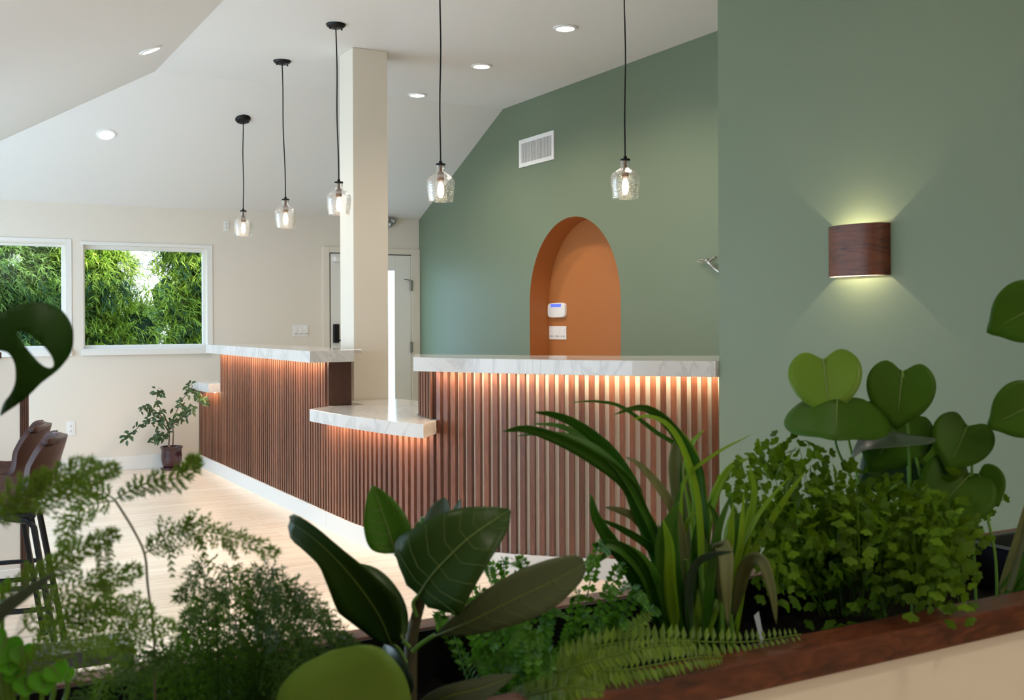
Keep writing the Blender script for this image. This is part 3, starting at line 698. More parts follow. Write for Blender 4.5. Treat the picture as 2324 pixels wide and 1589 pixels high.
# ------------------------------------------------------------------ banyan fig in the centre
t = thing('banyan_fig', P(930,1615,1.62), 'broad-leaved fig with thick veined leaves in the centre of the planter', 'plant')
stem = cr(pp([(928,1640,1.62),(930,1560,1.62),(934,1450,1.61),(950,1380,1.60),(965,1320,1.59),(985,1270,1.60)], 1.6), 20)
MB().tube(stem, [.012-.006*i/20 for i in range(21)], 10).build('stem', L_STEMB, t, smooth=True)
T = 1.6; S = T/2419
one_leaf(t, pp([(897,1256),(888,1225),(868,1165),(845,1101)], 1.58), 52*S, L_FICB, veins=True, twist=.15, fold=.25, side=True)
one_leaf(t, pp([(950,1352,1.56),(985,1300,1.54),(1060,1225,1.53),(1120,1182,1.55),(1157,1158,1.58)], T), 112*S, L_FIC, veins=True, twist=.30, fold=.16, prof='broad', n=20, wave=.04)
one_leaf(t, pp([(965,1362,1.62),(1010,1330,1.64),(1060,1290,1.67),(1095,1255,1.69)], T), 52*S, L_FICG, twist=-.7, prof='oval', veins=True, side=False)
one_leaf(t, pp([(962,1300,1.63),(985,1225,1.66),(1000,1165,1.68),(1008,1128,1.69)], T), 38*S, L_BLUE, twist=.5)
one_leaf(t, pp([(1000,1290,1.64),(1020,1215,1.67),(1036,1165,1.69),(1046,1132,1.70)], T), 20*S, L_BLUE, twist=.9)
one_leaf(t, pp([(888,1462,1.59),(862,1400,1.55),(815,1330,1.50),(762,1268,1.47),(705,1215,1.48),(658,1182,1.50)], T), 66*S, L_FIC, twist=.35, twist2=.75, prof='rub', veins=True, side=False, fold=.35, n=18)
one_leaf(t, pp([(915,1455,1.58),(880,1385,1.60),(835,1318,1.63),(790,1280,1.66)], T), 44*S, L_FIC, twist=-.6, prof='oval', veins=True, side=False, fold=.3)
one_leaf(t, pp([(985,1444,1.56),(1070,1408,1.53),(1160,1362,1.52),(1245,1322,1.53),(1326,1278,1.55)], T), 58*S, L_FICG, twist=-.45, prof='ob', veins=True, n=18, fold=.12)
one_leaf(t, pp([(925,1580,1.58),(905,1540,1.56),(885,1495,1.57),(872,1462,1.6)], T), 36*S, L_BLUE, twist=.5)
one_leaf(t, pp([(935,1640,1.5),(1000,1585,1.42),(1090,1560,1.40),(1170,1530,1.42)], T), 36*S, L_BLUE, twist=-.8, wave=.08, veins=True, side=False)
for pts in ([(935,1480),(955,1462),(988,1441)], [(922,1505),(905,1475),(888,1462)], [(930,1470),(922,1462),(915,1455)], [(945,1400),(938,1370),(950,1352)], [(960,1345),(925,1290),(897,1256)]):
    MB().tube(cr(pp(pts, 1.59), 8), .0034, 7).build('petiole', L_STEM, t, smooth=True)
# pale round leaf at the bottom edge
t = thing('rounded_leaf_plant', P(640,1700,1.3), 'plant with one big pale green rounded leaf at the bottom edge', 'plant')
PROF['round'] = lambda u: max(0,1-(2*u-1)**2)**.5
one_leaf(t, pp([(800,1800,1.36),(795,1700,1.33),(780,1600,1.30),(765,1530,1.29),(752,1476,1.30)], 1.3), 152*1.3/2419, leafmat('pale_round_leaf', (.12,.23,.03,1), .45, .3, .15), prof='round', fold=.12, n=20, k=9, twist=.1)
MB().tube(cr([P(800,1800,1.36),P(760,1850,1.40),P(700,1950,1.42)], 8), .003, 7).build('petiole', L_STEM, t, smooth=True)

# ------------------------------------------------------------------ split leaf at the left edge
t = thing('monstera_plant', P(-60,1850,1.25), 'perforated dark split leaf reaching in from the left edge', 'plant')
tm = 1.2
outl = [(-130,735),(-100,705),(-60,690),(-25,702),(0,712),(30,698),(75,687),(105,689),(140,705),(160,733),(166,760),(161,800),(133,838),(95,868),(70,893),(40,918),(14,935),(0,943),(8,915),(24,893),(34,868),(35,838),(30,818),(18,801),(0,796),(-20,795),(-35,830),(-60,900),(-95,930),(-120,905),(-110,860),(-150,850),(-165,800)]
hole = [(37,753),(50,752),(70,762),(95,782),(115,806),(122,825),(118,834),(108,835),(92,826),(75,808),(55,783),(42,765)]
bm = bmesh.new(); es = []
def dep(x, y): return tm - .00045*(x+60)*.35 + .0000022*((x-10)**2 + (y-800)**2)
for lp in (outl, hole):
    q = cr([V((x,y,0)) for x, y in lp] + [V((lp[0][0], lp[0][1], 0))], len(lp)*3)[:-1]
    vs = [bm.verts.new(v) for v in q]
    es += [bm.edges.new((vs[i], vs[(i+1) % len(vs)])) for i in range(len(vs))]
bmesh.ops.triangle_fill(bm, edges=es, use_beauty=True)
for i in range(16):
    for axis in ((1,0,0),(0,1,0)):
        co = V((-160+i*22, 690+i*17, 0)); bmesh.ops.bisect_plane(bm, geom=bm.verts[:]+bm.edges[:]+bm.faces[:], plane_co=co, plane_no=axis)
m = MB(); bm.verts.index_update(); m.add([P(v.co.x, v.co.y, dep(v.co.x, v.co.y)) for v in bm.verts], [tuple(v.index for v in f.verts) for f in bm.faces]); bm.free()
m.build('leaf', L_MONS, t, smooth=True, sharp=80, solid=.0008)
MB().tube(cr([P(-60,1850,1.25),P(-70,1560,1.24),P(-90,1200,1.22),P(-70,900,1.2),P(-45,800,1.2)], 16), .004, 8).build('petiole', L_STEM, t, smooth=True)

# ------------------------------------------------------------------ palm with long straps
t = thing('strap_leaf_palm', P(1590,1480,1.90), 'tall strap-leaved plant arching over in front of the curved desk', 'plant')
T = 1.88; S = T/2419; B0 = (1560,1475,1.9)
SL = [
 ([(1535,1440,1.9),(1490,1250,1.86),(1452,1152,1.84),(1422,1091,1.82),(1339,1031,1.80),(1263,993,1.78),(1192,972,1.77),(1140,980,1.77)], 21, L_PALM, .5),
 ([(1540,1440,1.9),(1500,1260,1.86),(1450,1140,1.85),(1437,1099,1.84),(1384,1020,1.83),(1312,963,1.82),(1255,940,1.82),(1212,936,1.82)], 19, L_PALM, .6),
 ([(1545,1440,1.92),(1500,1250,1.92),(1447,1142,1.92),(1410,1075,1.92),(1346,1012,1.93),(1275,969,1.94),(1205,962,1.95)], 14, L_PALM, -.5),
 ([(1610,1450,1.92),(1600,1250,1.92),(1588,1107,1.92),(1577,1050,1.91),(1535,982,1.9),(1490,937,1.88),(1445,924,1.87),(1392,942,1.86)], 17, L_PALM, .5),
 ([(1600,1440,1.95),(1600,1200,1.97),(1584,1050,1.98),(1490,982,1.98),(1414,925,1.98),(1354,911,1.98),(1293,914,1.98)], 6, L_PALM, .2),
 ([(1570,1440,1.9),(1545,1220,1.88),(1524,1152,1.87),(1490,1099,1.86),(1452,1057,1.85),(1420,1037,1.85)], 13, L_PALMG, -.4),
 ([(1590,1440,1.96),(1560,1200,1.97),(1540,1091,1.97),(1534,1031,1.97),(1540,990,1.96)], 24, L_PALMG, .2),
 ([(1600,1400,1.95),(1575,1180,1.96),(1560,1070,1.96),(1570,1010,1.95),(1598,975,1.94)], 12, L_PALML, .5),
 ([(1560,1400,1.9),(1545,1180,1.9),(1555,1090,1.9),(1622,1031,1.88),(1705,986,1.86)], 5.5, L_PALML, .2),
 ([(1530,1440,1.88),(1510,1310,1.86),(1480,1245,1.84),(1414,1201,1.82),(1358,1177,1.8)], 13, L_PALM, .6),
 ([(1500,1440,1.86),(1440,1300,1.82),(1392,1235,1.8),(1354,1175,1.79),(1340,1120,1.79)], 18, L_PALM, .3),
 ([(1520,1440,1.86),(1482,1329,1.82),(1452,1280,1.8),(1410,1247,1.78),(1370,1238,1.77)], 23, L_PALM, -.3),
 ([(1480,1440,1.86),(1400,1250,1.82),(1370,1262,1.8),(1345,1285,1.79),(1330,1313,1.78)], 7, L_PALM, .5),
 ([(1525,1430,1.9),(1500,1260,1.88),(1445,1182,1.86),(1405,1160,1.85),(1372,1151,1.85)], 13, L_PALMG, -.5),
 ([(1520,1460,1.84),(1505,1280,1.82),(1509,1205,1.81),(1542,1138,1.81)], 20, L_PALM, -.2),
 ([(1545,1470,1.84),(1528,1380,1.83),(1512,1300,1.83),(1494,1190,1.84)], 14, L_PALM, .1),
 ([(1560,1470,1.84),(1548,1380,1.83),(1536,1300,1.83),(1530,1190,1.85),(1545,1100,1.86)], 15, L_PALM, .3),
 ([(1565,1470,1.84),(1562,1340,1.82),(1580,1278,1.80),(1620,1258,1.78),(1664,1252,1.76)], 11, L_BLUE, -.5),
 ([(1650,1470,1.9),(1645,1300,1.88),(1656,1239,1.86),(1660,1190,1.86),(1664,1140,1.86)], 11, L_PALML, .3),
 ([(1660,1470,1.9),(1665,1320,1.88),(1679,1239,1.87),(1684,1180,1.87),(1688,1120,1.87)], 9, L_PALML, -.3),
 ([(1660,1460,1.92),(1675,1300,1.9),(1698,1200,1.89),(1712,1120,1.88),(1700,1052,1.88)], 11, L_PALML, .3),
 ([(1670,1460,1.92),(1690,1300,1.9),(1745,1190,1.88),(1790,1120,1.86),(1828,1070,1.85)], 9, L_PALML, -.3),
 ([(1660,1460,1.9),(1665,1300,1.9),(1710,1190,1.88),(1750,1130,1.87),(1790,1085,1.86)], 7, L_PALML, .5),
 ([(1640,1400,1.88),(1635,1250,1.82),(1646,1262,1.78),(1648,1330,1.76),(1652,1426,1.76)], 19, L_PALMG, .2),
 ([(1660,1420,1.88),(1690,1290,1.82),(1728,1272,1.78),(1752,1340,1.76),(1762,1418,1.76)], 15, L_PALMG, -.2),
]
SL += [([(1530,1450,1.88),(1500,1260,1.85),(1455,1150,1.83),(1400,1060,1.81),(1320,1000,1.80),(1240,985,1.79),(1170,990,1.79)], 11, L_PALM, -.6),
 ([(1590,1450,1.9),(1590,1250,1.9),(1580,1120,1.9),(1550,1020,1.89),(1515,965,1.88),(1470,945,1.87),(1430,955,1.86)], 9, L_PALML, -.5),
 ([(1600,1450,1.93),(1605,1260,1.94),(1600,1120,1.94),(1575,1020,1.94),(1510,950,1.94),(1450,930,1.94),(1400,938,1.94)], 4, L_PALML, .2),
 ([(1515,1450,1.85),(1470,1300,1.8),(1420,1240,1.78),(1365,1225,1.77)], 12, L_PALM, .7),
 ([(1535,1450,1.83),(1522,1330,1.81),(1520,1240,1.80),(1505,1180,1.80)], 15, L_PALML, .4),
 ([(1600,1450,1.85),(1612,1300,1.83),(1630,1200,1.82),(1660,1120,1.82)], 12, L_PALM, -.4),
 ([(1580,1450,1.95),(1600,1230,1.97),(1625,1120,1.98),(1660,1060,1.98),(1700,1040,1.97)], 13, L_PALML, .4)]
for i in range(13):
    x = 1500+i*14+rnd.uniform(-8,8); SL.append(([(1540+i*6,1478,1.9+rnd.uniform(-.05,.05)),(x+10,1340,1.9),(x+20+rnd.uniform(-15,15),1200,1.92),(x+34+rnd.uniform(-25,30),1050+rnd.uniform(-30,110),1.93)], rnd.uniform(9,16), L_PALM if i % 3 else L_PALML, rnd.uniform(-.9,.9)))
for pts, w, mt, tw in SL: one_leaf(t, pp(pts, T), w*S, mt, 'strap_leaf', prof='strap', twist=tw, fold=.3, n=20, k=5)
for x in (1528,1548,1570,1602,1640,1664): MB().tube(pp([(x,1490),(x-6+rnd.uniform(-6,6),1380),(x-14,1270)], 1.87), .0045, 7).build('stem', L_STEM, t, smooth=True)

# clear plant tag in the soil
t = thing('plant_tag', P(1735,1462,1.86), 'small clear plastic plant tag stuck in the soil beside the strap leaves', 'plant tag')
m = MB(); a, b, c, d_ = P(1711,1398,1.86), P(1722,1388,1.86), P(1733,1450,1.87), P(1728,1464,1.86)
q = FW*.0012; m.add([a, b, c, d_, a+q, b+q, c+q, d_+q], [(0,1,2,3),(7,6,5,4),(0,4,5,1),(1,5,6,2),(2,6,7,3),(3,7,4,0)]); m.build('tag_blade', mat('tag_plastic', (.55,.62,.70,1), .15), t)
# ------------------------------------------------------------------ heart leaf plants at the right
t = thing('heart_leaf_philodendron', P(2100,1390,2.15), 'heart-leaved climber with long stems in front of the sconce wall', 'plant')
T = 2.12; S = T/2419
def hl(b, half, ang, mt=L_POTH, pet=None, tt=T, **kw): return heart(t, P(b[0], b[1], tt), half*tt/2419, ang, mt, petiole=[P(*q) for q in pet] if pet else None, **kw)
hl((1868,815), 80, -84, L_POTHB, [(1958,1130,T+.02),(1945,1080,T+.02),(1915,960,T+.03)], tt=T+.03, tilt=.55, fold=.08, cup=.1)
hl((1900,905), 114, -92, L_POTH, [(1955,1130,T),(1900,1020,T),(1896,960,T)], tt=T-.02, tilt=.95, fold=-.38, cup=-.1, stretch=.85)
hl((2048,842), 74, -96, L_POTH, [(2066,1140,T),(2062,1000,T-.01),(2055,890,T-.015)], tt=T-.01, tilt=.25, fold=.15)
hl((2050,945), 84, -120, L_POTH, [(2064,1140,T+.05),(2058,1020,T+.05)], tt=T+.05, tilt=.4, fold=.2)
hl((2070,962), 38, -70, L_POTH, None, tt=T+.08, tilt=.2, fold=.1)
one_leaf(t, pp([(1932,1036,T-.03),(1965,1012,T-.05),(2030,1004,T-.07),(2085,1000,T-.05),(2117,994,T-.03)], T), 60*S, L_BLUE, twist=1.25, fold=.15, prof='oval', n=16)
hl((2064,1040), 72, -150, leafmat('dim_heart_leaf', (.03,.075,.03,1), .4, .2), [(2070,1145,T+.06),(2066,1090,T+.07)], tt=T+.08, tilt=.2, fold=.1)
hl((2068,1005), 46, -60, L_POTHB, None, tt=T+.1, tilt=.3)
hl((2196,966), 66, -112, L_POTH, [(2216,1400,T),(2208,1180,T),(2204,1030,T-.01)], tt=T-.01, tilt=.45, fold=.22)
hl((2200,1078), 84, -130, L_POTH, [(2262,1400,T-.02),(2258,1260,T-.03),(2228,1130,T-.03)], tt=T-.03, tilt=.35, fold=.18)
hl((2220,1075), 46, -60, L_POTH, None, tt=T+.02, tilt=.3, fold=.1)
hl((2352,915), 66, -150, L_POTH, [(2360,1378,2.28),(2380,1200,2.2),(2368,1000,2.06)], tt=T-.1, tilt=.35, fold=.22)
hl((2362,690), 72, -150, L_POTH, [(2372,1378,2.28),(2420,1000,2.15),(2395,760,2.03)], tt=T-.12, tilt=.3, fold=.2)
hl((2195,1150), 22, -95, L_POTHB, [(2190,1290,T+.03),(2196,1210,T+.03)], tt=T+.03, tilt=.3)
for pts in ([(2064,1140),(2066,1200),(2070,1400)], [(2090,1400),(2100,1140),(2078,1040)], [(2110,1400),(2112,1160),(2086,1070)], [(1960,1130),(1980,1250),(2010,1400)], [(2055,1145,T-.05),(2048,1098,T-.06),(2005,1120,T-.06)]):
    MB().tube(cr(pp(pts, T), 12), .003, 7).build('stem', L_STEM, t, smooth=True)
t = thing('striped_stalk_plant', P(2290,1380,2.2), 'bundle of thick upright green stalks at the right edge of the planter', 'plant')
for pts, w in (([(2272,1370),(2295,1290),(2320,1200),(2345,1090)], 15), ([(2280,1370),(2320,1290),(2360,1210),(2400,1120)], 12), ([(2262,1370),(2300,1310),(2345,1270),(2400,1240)], 11), ([(2290,1380),(2318,1330),(2360,1310),(2400,1300)], 10)):
    one_leaf(t, pp(pts, 2.2), w*2.2/2419, L_PALM if w != 15 else L_PALMG, 'stalk', prof='strap', fold=.7, n=12, k=5)

# ------------------------------------------------------------------ ferns
def basis(p, T_):
    D = (CAM-p).normalized(); L = T_.cross(D).normalized(); N = L.cross(T_).normalized(); return L, N
def diamond(m, p, d, side, nrm, l, w):
    a = p + d*l*.45 + side*w + nrm*w*.25; b = p + d*l; c = p + d*l*.45 - side*w + nrm*w*.25
    m.add([p, a, b, c], [(0,1,2),(0,2,3)])
def pinnate(m, path, plen, n=34, w=.22, droop=.2, twist=0, rachis=.0009, start=.1, tipmin=.15):
    pts = cr(path, n); m.tube(pts, rachis, 4)
    for i in range(int(n*start), n):
        u = i/n; T_ = (pts[i+1]-pts[i]).normalized(); L, N = basis(pts[i], T_)
        L, N = L*math.cos(twist)+N*math.sin(twist), N*math.cos(twist)-L*math.sin(twist)
        l = plen*max(tipmin, math.sin(PI*(.12+.88*(1-u)**.85*.62)))*rnd.uniform(.88,1.08)
        for s in (-1, 1):
            d = (L*s + T_*.35 + N*rnd.uniform(-.2,.2) - UP*droop*rnd.uniform(.3,1)).normalized()
            side = d.cross(N).normalized(); diamond(m, pts[i], d, side, N, l, l*w)
def fanlet(m, p, d, nrm, l):
    side = d.cross(nrm).normalized(); n = 6; vs = [p]
    for k in range(n+1):
        a = -1.05+2.1*k/n; r = l*(1 if k % 2 else .80); vs.append(p + (d*math.cos(a)+side*math.sin(a))*r + nrm*l*.12*math.cos(a*2))
    m.add(vs, [(0,k+1,k+2) for k in range(n)])
def maiden(m, path, n, l, spread):
    pts = cr(path, n); m.tube(pts, .0008, 4)
    for i in range(max(2,int(n*.2)), n+1):
        u = i/n; T_ = (pts[min(i+1,n)]-pts[i-1]).normalized(); L, N = basis(pts[i], T_)
        for s in (-1, 1):
            bl = spread*(1-.75*u)*rnd.uniform(.5,1.1); d = (L*s*rnd.uniform(.5,1)+T_*.7+N*rnd.uniform(-.5,.7)-UP*.15).normalized()
            k = max(1, int(bl/(l*.85)))
            for q in range(1, k+1):
                p = pts[i] + d*bl*q/k - UP*.15*bl*(q/k)**2
                dd = (d + L*rnd.uniform(-.9,.9) + N*rnd.uniform(-.3,.3) - UP*rnd.uniform(0,.7)).normalized()
                nn = (N*.8 + UP*rnd.uniform(.0,.9) + L*rnd.uniform(-.4,.4)).normalized(); nn = (nn - dd*nn.dot(dd)).normalized()
                fanlet(m, p, dd, nn, l*rnd.uniform(.7,1.15))
t = thing('maidenhair_fern', P(1930,1400,2.08), 'dense mounded maidenhair fern between the strap leaves and the black tub', 'fern')
tg = [(1668,1095),(1700,1060),(1745,1042),(1790,1060),(1830,1075),(1790,1035),(1880,1105),(1930,1110),(1975,1100),(2020,1115),(2060,1130),(2095,1130),(2150,1135),(2205,1125),(2250,1135),(2130,1170),(2180,1200),(2215,1222),(2170,1260),(2190,1300),(2150,1330),(2180,1385),(2165,1350),(2120,1300),(2060,1300),(2000,1310),(1960,1330),(1900,1400),(1880,1310),(1830,1290),(1790,1260),(1740,1250),(1700,1280),(1700,1200),(1760,1170),(1820,1200),(1870,1180),(1930,1200),(1990,1190),(2050,1210),(2110,1230),(2080,1270),(1950,1260),(1890,1250),(1760,1330),(1820,1350),(2010,1370),(2090,1360),(1960,1390),(1860,1390)]
for i, (x, y) in enumerate(tg):
    td = 2.10 + rnd.uniform(-.16,.16) - (.16 if y > 1230 else 0); bx = 1930+(x-1930)*.25
    top_y = min(1180, y-20 if y < 1200 else 1150+rnd.uniform(-20,40)); 
    m = MB(); maiden(m, [P(bx,1400,2.06), P(bx+(x-bx)*.4, (1400+top_y)/2, 2.06+(td-2.06)*.4), P(bx+(x-bx)*.75, top_y+12, 2.06+(td-2.06)*.8), P(x,y,td)], 15, .0195, .095)
    m.build('frond', L_MAID, t, smooth=False)
# button fern / trailing stems behind the fig
t = thing('button_fern', P(1200,1560,1.72), 'bright small-leaved button fern behind the fig leaves', 'fern')
tg = [(1050,1330),(1010,1372),(1075,1295),(1110,1290),(1150,1275),(1168,1275),(1190,1310),(1215,1310),(1240,1330),(1275,1340),(1310,1350),(1345,1270),(1362,1235),(1412,1292),(1425,1330),(1450,1350),(1395,1375),(1385,1330),(1330,1400),(1060,1370),(1095,1345),(1130,1330),(1000,1395),(1030,1400),(1080,1400),(1140,1400),(1200,1400),(1260,1390),(1300,1420),(1360,1420),(1410,1405),(1450,1410),(1480,1385),(1120,1460),(1170,1450),(1220,1470),(1280,1470),(1340,1470),(1400,1460),(1150,1510),(1250,1510),(1320,1520),(1080,1500),(1200,1550),(1100,1545),(1290,1555),(955,1190,1.75)]
for q in tg:
    x, y = q[0], q[1]; td = 1.74+rnd.uniform(-.10,.12) - (.12 if y > 1440 else 0); bx = 1210+(x-1210)*.55
    m = MB(); jx = rnd.uniform(-30,30); pts = [P(bx,1580,1.68), P(bx+(x-bx)*.3+jx,(1580+y)/2+15,td), P(x-(x-bx)*.15+jx*.8,y+(14 if y < 1440 else -30),td), P(x,y,td-.02), P(x+rnd.uniform(-40,40),y+rnd.uniform(0,45),td-.05)]
    pinnate(m, pts, rnd.uniform(.011,.017), 30, .40, .3, rnd.uniform(-.7,.7), .0007, .12, .45); m.build('frond', L_FERN, t)
# sword fern fronds along the rim
t = thing('sword_fern', P(1180,1570,1.6), 'low sword fern with long fronds lying along the front rim', 'fern')
for pts, l in (([(1200,1560,1.62),(1330,1475,1.62),(1500,1455,1.66),(1680,1458,1.72),(1818,1440,1.78)], .030), ([(1180,1570,1.6),(1290,1525,1.55),(1420,1520,1.55),(1560,1495,1.6),(1640,1490,1.64)], .028), ([(1170,1580,1.58),(1260,1530,1.52),(1350,1500,1.5),(1480,1468,1.5),(1570,1462,1.52)], .022), ([(1150,1590,1.55),(1230,1570,1.47),(1300,1560,1.44),(1370,1570,1.44)], .022), ([(1180,1575,1.6),(1300,1500,1.6),(1400,1450,1.65),(1480,1390,1.7)], .022), ([(1200,1560,1.62),(1320,1540,1.6),(1450,1545,1.58),(1530,1530,1.6)], .024), ([(1160,1580,1.56),(1220,1590,1.48),(1290,1595,1.44)], .022)):
    m = MB(); pinnate(m, pp(pts, 1.6), l, 44, .20, .12, .25, .0012, .06, .3); m.build('frond', L_FERNL, t)

# ------------------------------------------------------------------ asparagus ferns at the left
def plume(m, path, blen, gap=.0095, needle=.011, nd=6, twist=.2, thin=.0008, fill=3):
    pts = cr(path, 60); ln = sum((pts[i+1]-pts[i]).length for i in range(60)); n = max(6, int(ln/gap)); pts = cr(path, n)
    needle = min(needle, blen*.45); m.tube(pts, [.0011*(1-.7*i/n) for i in range(n+1)], 4)
    for i in range(1, n+1):
        u = i/n; T_ = (pts[min(i+1,n)]-pts[i-1]).normalized(); L, N = basis(pts[i], T_); L = L*math.cos(twist)+N*math.sin(twist)
        for s in (-1, 1):
            bl = blen*(1-u)**.55*min(1,u*3+.25)*rnd.uniform(.45,1.15)+.004; d = (L*s*.75+T_*rnd.uniform(.55,1.0)+N*rnd.uniform(-.25,.25)-UP*.08).normalized()
            k = max(2, int(nd*bl/blen+1)); c = d.cross(N).normalized()
            for q in range(k):
                p = pts[i] + d*bl*(q+.5)/k; f = 1-.5*q/k
                for z in range(fill):
                    dd = (d*rnd.uniform(.5,1.2) + c*rnd.uniform(-.9,.9) + N*rnd.uniform(-.5,.5)).normalized(); l = needle*f*rnd.uniform(.6,1.2)
                    sd = dd.cross(N+c*.1).normalized()*thin
                    m.add([p-sd, p+sd, p+dd*l], [(0,1,2)])
            m.add([pts[i]-c*.0005, pts[i]+c*.0005, pts[i]+d*bl], [(0,1,2)])
t = thing('asparagus_fern', P(330,1640,1.32), 'airy light green asparagus fern rising on thin stems at the left', 'fern')
MB().tube(cr(pp([(352,1640,1.36),(350,1470,1.36),(345,1400,1.35),(335,1330,1.34),(328,1258,1.33),(300,1198,1.32),(262,1137,1.30)], 1.3), 24), .0016, 6).build('stem', L_STEMB, t, smooth=True)
for pts, bl in (([(258,1135,1.3),(300,1112,1.28),(350,1092,1.27),(410,1082,1.26),(432,1058,1.26),(442,1042,1.26)], .020), ([(260,1137,1.3),(210,1145,1.26),(165,1175,1.24),(145,1235,1.24)], .026), ([(258,1132,1.3),(220,1110,1.28),(170,1105,1.26),(120,1090,1.25)], .018),
   ([(-20,1195,1.12),(40,1150,1.1),(100,1112,1.1),(150,1080,1.1),(205,1050,1.12)], .030), ([(60,1160,1.15),(140,1120,1.14),(200,1085,1.14),(258,1062,1.15)], .026), ([(-10,1170,1.1),(30,1125,1.1),(70,1100,1.1),(105,1082,1.1)], .022),
   ([(329,1256,1.33),(370,1225,1.31),(440,1205,1.30),(530,1222,1.29),(622,1254,1.28)], .036), ([(372,1228,1.31),(385,1260,1.3),(390,1304,1.3)], .006), ([(440,1208,1.3),(455,1240,1.3),(474,1288,1.3)], .007), ([(405,1215,1.3),(425,1195,1.3),(432,1178,1.3)], .006), ([(500,1218,1.29),(515,1238,1.29),(535,1264,1.29)], .006),
   ([(-20,1390,1.2),(60,1320,1.18),(130,1280,1.18),(200,1240,1.19),(262,1213,1.2)], .024), ([(40,1440,1.2),(120,1370,1.2),(190,1325,1.2),(250,1310,1.21),(310,1295,1.22)], .032), ([(100,1440,1.25),(190,1380,1.24),(270,1370,1.25),(340,1390,1.26)], .036), ([(225,1300,1.21),(238,1335,1.21),(255,1370,1.22)], .007), ([(215,1236,1.19),(225,1270,1.19),(228,1300,1.2)], .006), ([(240,1225,1.19),(248,1255,1.19),(246,1290,1.2)], .006),
   ([(60,1500,1.25),(140,1420,1.24),(220,1400,1.25),(300,1410,1.27)], .034), ([(40,1540,1.2),(110,1470,1.2),(190,1450,1.22),(250,1470,1.24)], .034), ([(150,1560,1.25),(230,1480,1.25),(310,1440,1.26),(390,1420,1.28)], .034)):
    m = MB(); plume(m, pp(pts, 1.3), bl*1.1, .0075, .011, 6, rnd.uniform(-.3,.5), .0011, 5); m.build('plume', L_ASP, t)
t = thing('feathery_fern', P(520,1680,1.42), 'dark feathery fern mounded at the lower left of the planter', 'fern')
tg = [(430,1385),(470,1345),(520,1322),(560,1325),(600,1318),(640,1325),(680,1345),(715,1365),(750,1400),(775,1430),(790,1450),(700,1400),(660,1380),(620,1370),(560,1370),(500,1375),(440,1420),(400,1440),(380,1480),(350,1500),(300,1500),(250,1520),(200,1540),(420,1480),(480,1430),(540,1420),(600,1420),(660,1430),(710,1450),(640,1480),(580,1480),(520,1480),(460,1500),(400,1530),(330,1550),(540,1540),(620,1530),(480,1550),(260,1570),(430,1575),(690,1490),(435,1310)]
for i, (x, y) in enumerate(tg):
    td = 1.50+rnd.uniform(-.12,.12); bx = 520+(x-520)*.45
    m = MB(); ty = y+8+rnd.uniform(0,25); sx = 1 if x > 520 else -1
    plume(m, [P(bx,1690,1.47), P(bx+(x-bx)*.12,(1690+y)/2-20,td), P(bx+(x-bx)*.5,y-22+rnd.uniform(-8,8),td-.02), P(x,ty,td-.05), P(x+sx*rnd.uniform(15,60),ty+rnd.uniform(20,65),td-.07)], .030, .0118, .0125, 5, rnd.uniform(-.6,.6), .0010, 3)
    m.build('plume', L_ASPD if i % 3 else L_ASPM, t)
# small round bright leaves at the left bottom
t = thing('round_leaf_creeper', P(60,1620,1.25), 'bright green round-leaved creeper at the lower left corner', 'plant')
for x, y, h in ((15,1465,42),(50,1480,30),(-10,1440,30),(5,1330,18),(120,1525,30),(95,1540,34),(60,1550,30),(150,1530,18),(30,1530,26),(20,1500,34)):
    heart(t, P(x,y-h*.4,1.22), h*1.22/2419, rnd.uniform(-120,-60), L_ROUND, tilt=rnd.uniform(.1,.6), petiole=[P(60+(x-60)*.6,1640,1.25), P(x,1580,1.24)], stretch=.85)
MB().tube(cr(pp([(-10,1345),(20,1322),(50,1312),(75,1315)], 1.22), 8), .0012, 5).build('tendril', L_STEM, t, smooth=True)
t = thing('blade_leaf_plant', P(-40,1850,1.25), 'dusky blue-green blade leaf slanting in from the left edge', 'plant')
one_leaf(t, pp([(-70,1460,1.06),(0,1390,1.05),(60,1345,1.05),(125,1300,1.06)], 1.05), 17*1.05/2419, L_BLUE, 'strap_leaf', prof='strap', fold=.3)

MB().tube(cr(pp([(-40,1850,1.25),(-70,1650,1.15),(-80,1520,1.08),(-70,1460,1.06)], 1.1), 10), .003, 7).build('petiole', L_STEM, t, smooth=True)

# ------------------------------------------------------------------ potted weeping fig on the floor
pc = V((2.068,10.02,0))
t = thing('potted_fig', pc, 'small leafy fig tree in a plum glazed pot by the desk end', 'potted plant')
MB().lathe(pc, [(.0001,.0),(.088,.0),(.096,.006),(.098,.022),(.090,.024),(.0001,.016)], 36).build('saucer', POTM, t, smooth=True)
MB().lathe(pc, [(.0001,.024),(.072,.024),(.084,.05),(.092,.09),(.093,.13),(.089,.165),(.092,.19),(.100,.202),(.101,.212),(.094,.213),(.086,.20),(.084,.17),(.0001,.168)], 40).build('pot', POTM, t, smooth=True, sharp=50)
MB().lathe(pc, [(.0001,.186),(.087,.186)], 24).build('potting_soil', SOIL, t)
tf_ = 9.72
def fp(x, y, dt=0): return P(x, y, tf_+dt)
br_ = [[(383,1010),(384,980),(378,955),(365,930),(355,905),(372,890),(360,880)],[(392,1010),(393,985),(392,960),(400,935),(415,905),(436,880),(430,868)],[(384,985),(372,965),(345,955),(320,965),(298,985),(288,990)],[(385,975),(400,955),(420,940),(428,925),(440,930)],[(383,960),(360,940),(340,925),(325,930)],[(436,885),(450,890),(462,905),(470,915)],[(380,985),(366,990),(350,998)]]
m = MB()
for b in br_:
    dts = rnd.uniform(-.25,.0); n = len(b)
    m.tube(cr([fp(x, y, dts*i/n) for i, (x, y) in enumerate(b)], 20), [.0065-.0045*i/20 for i in range(21)], 6)
m.build('trunk', BARK, t, smooth=True)
m = MB()
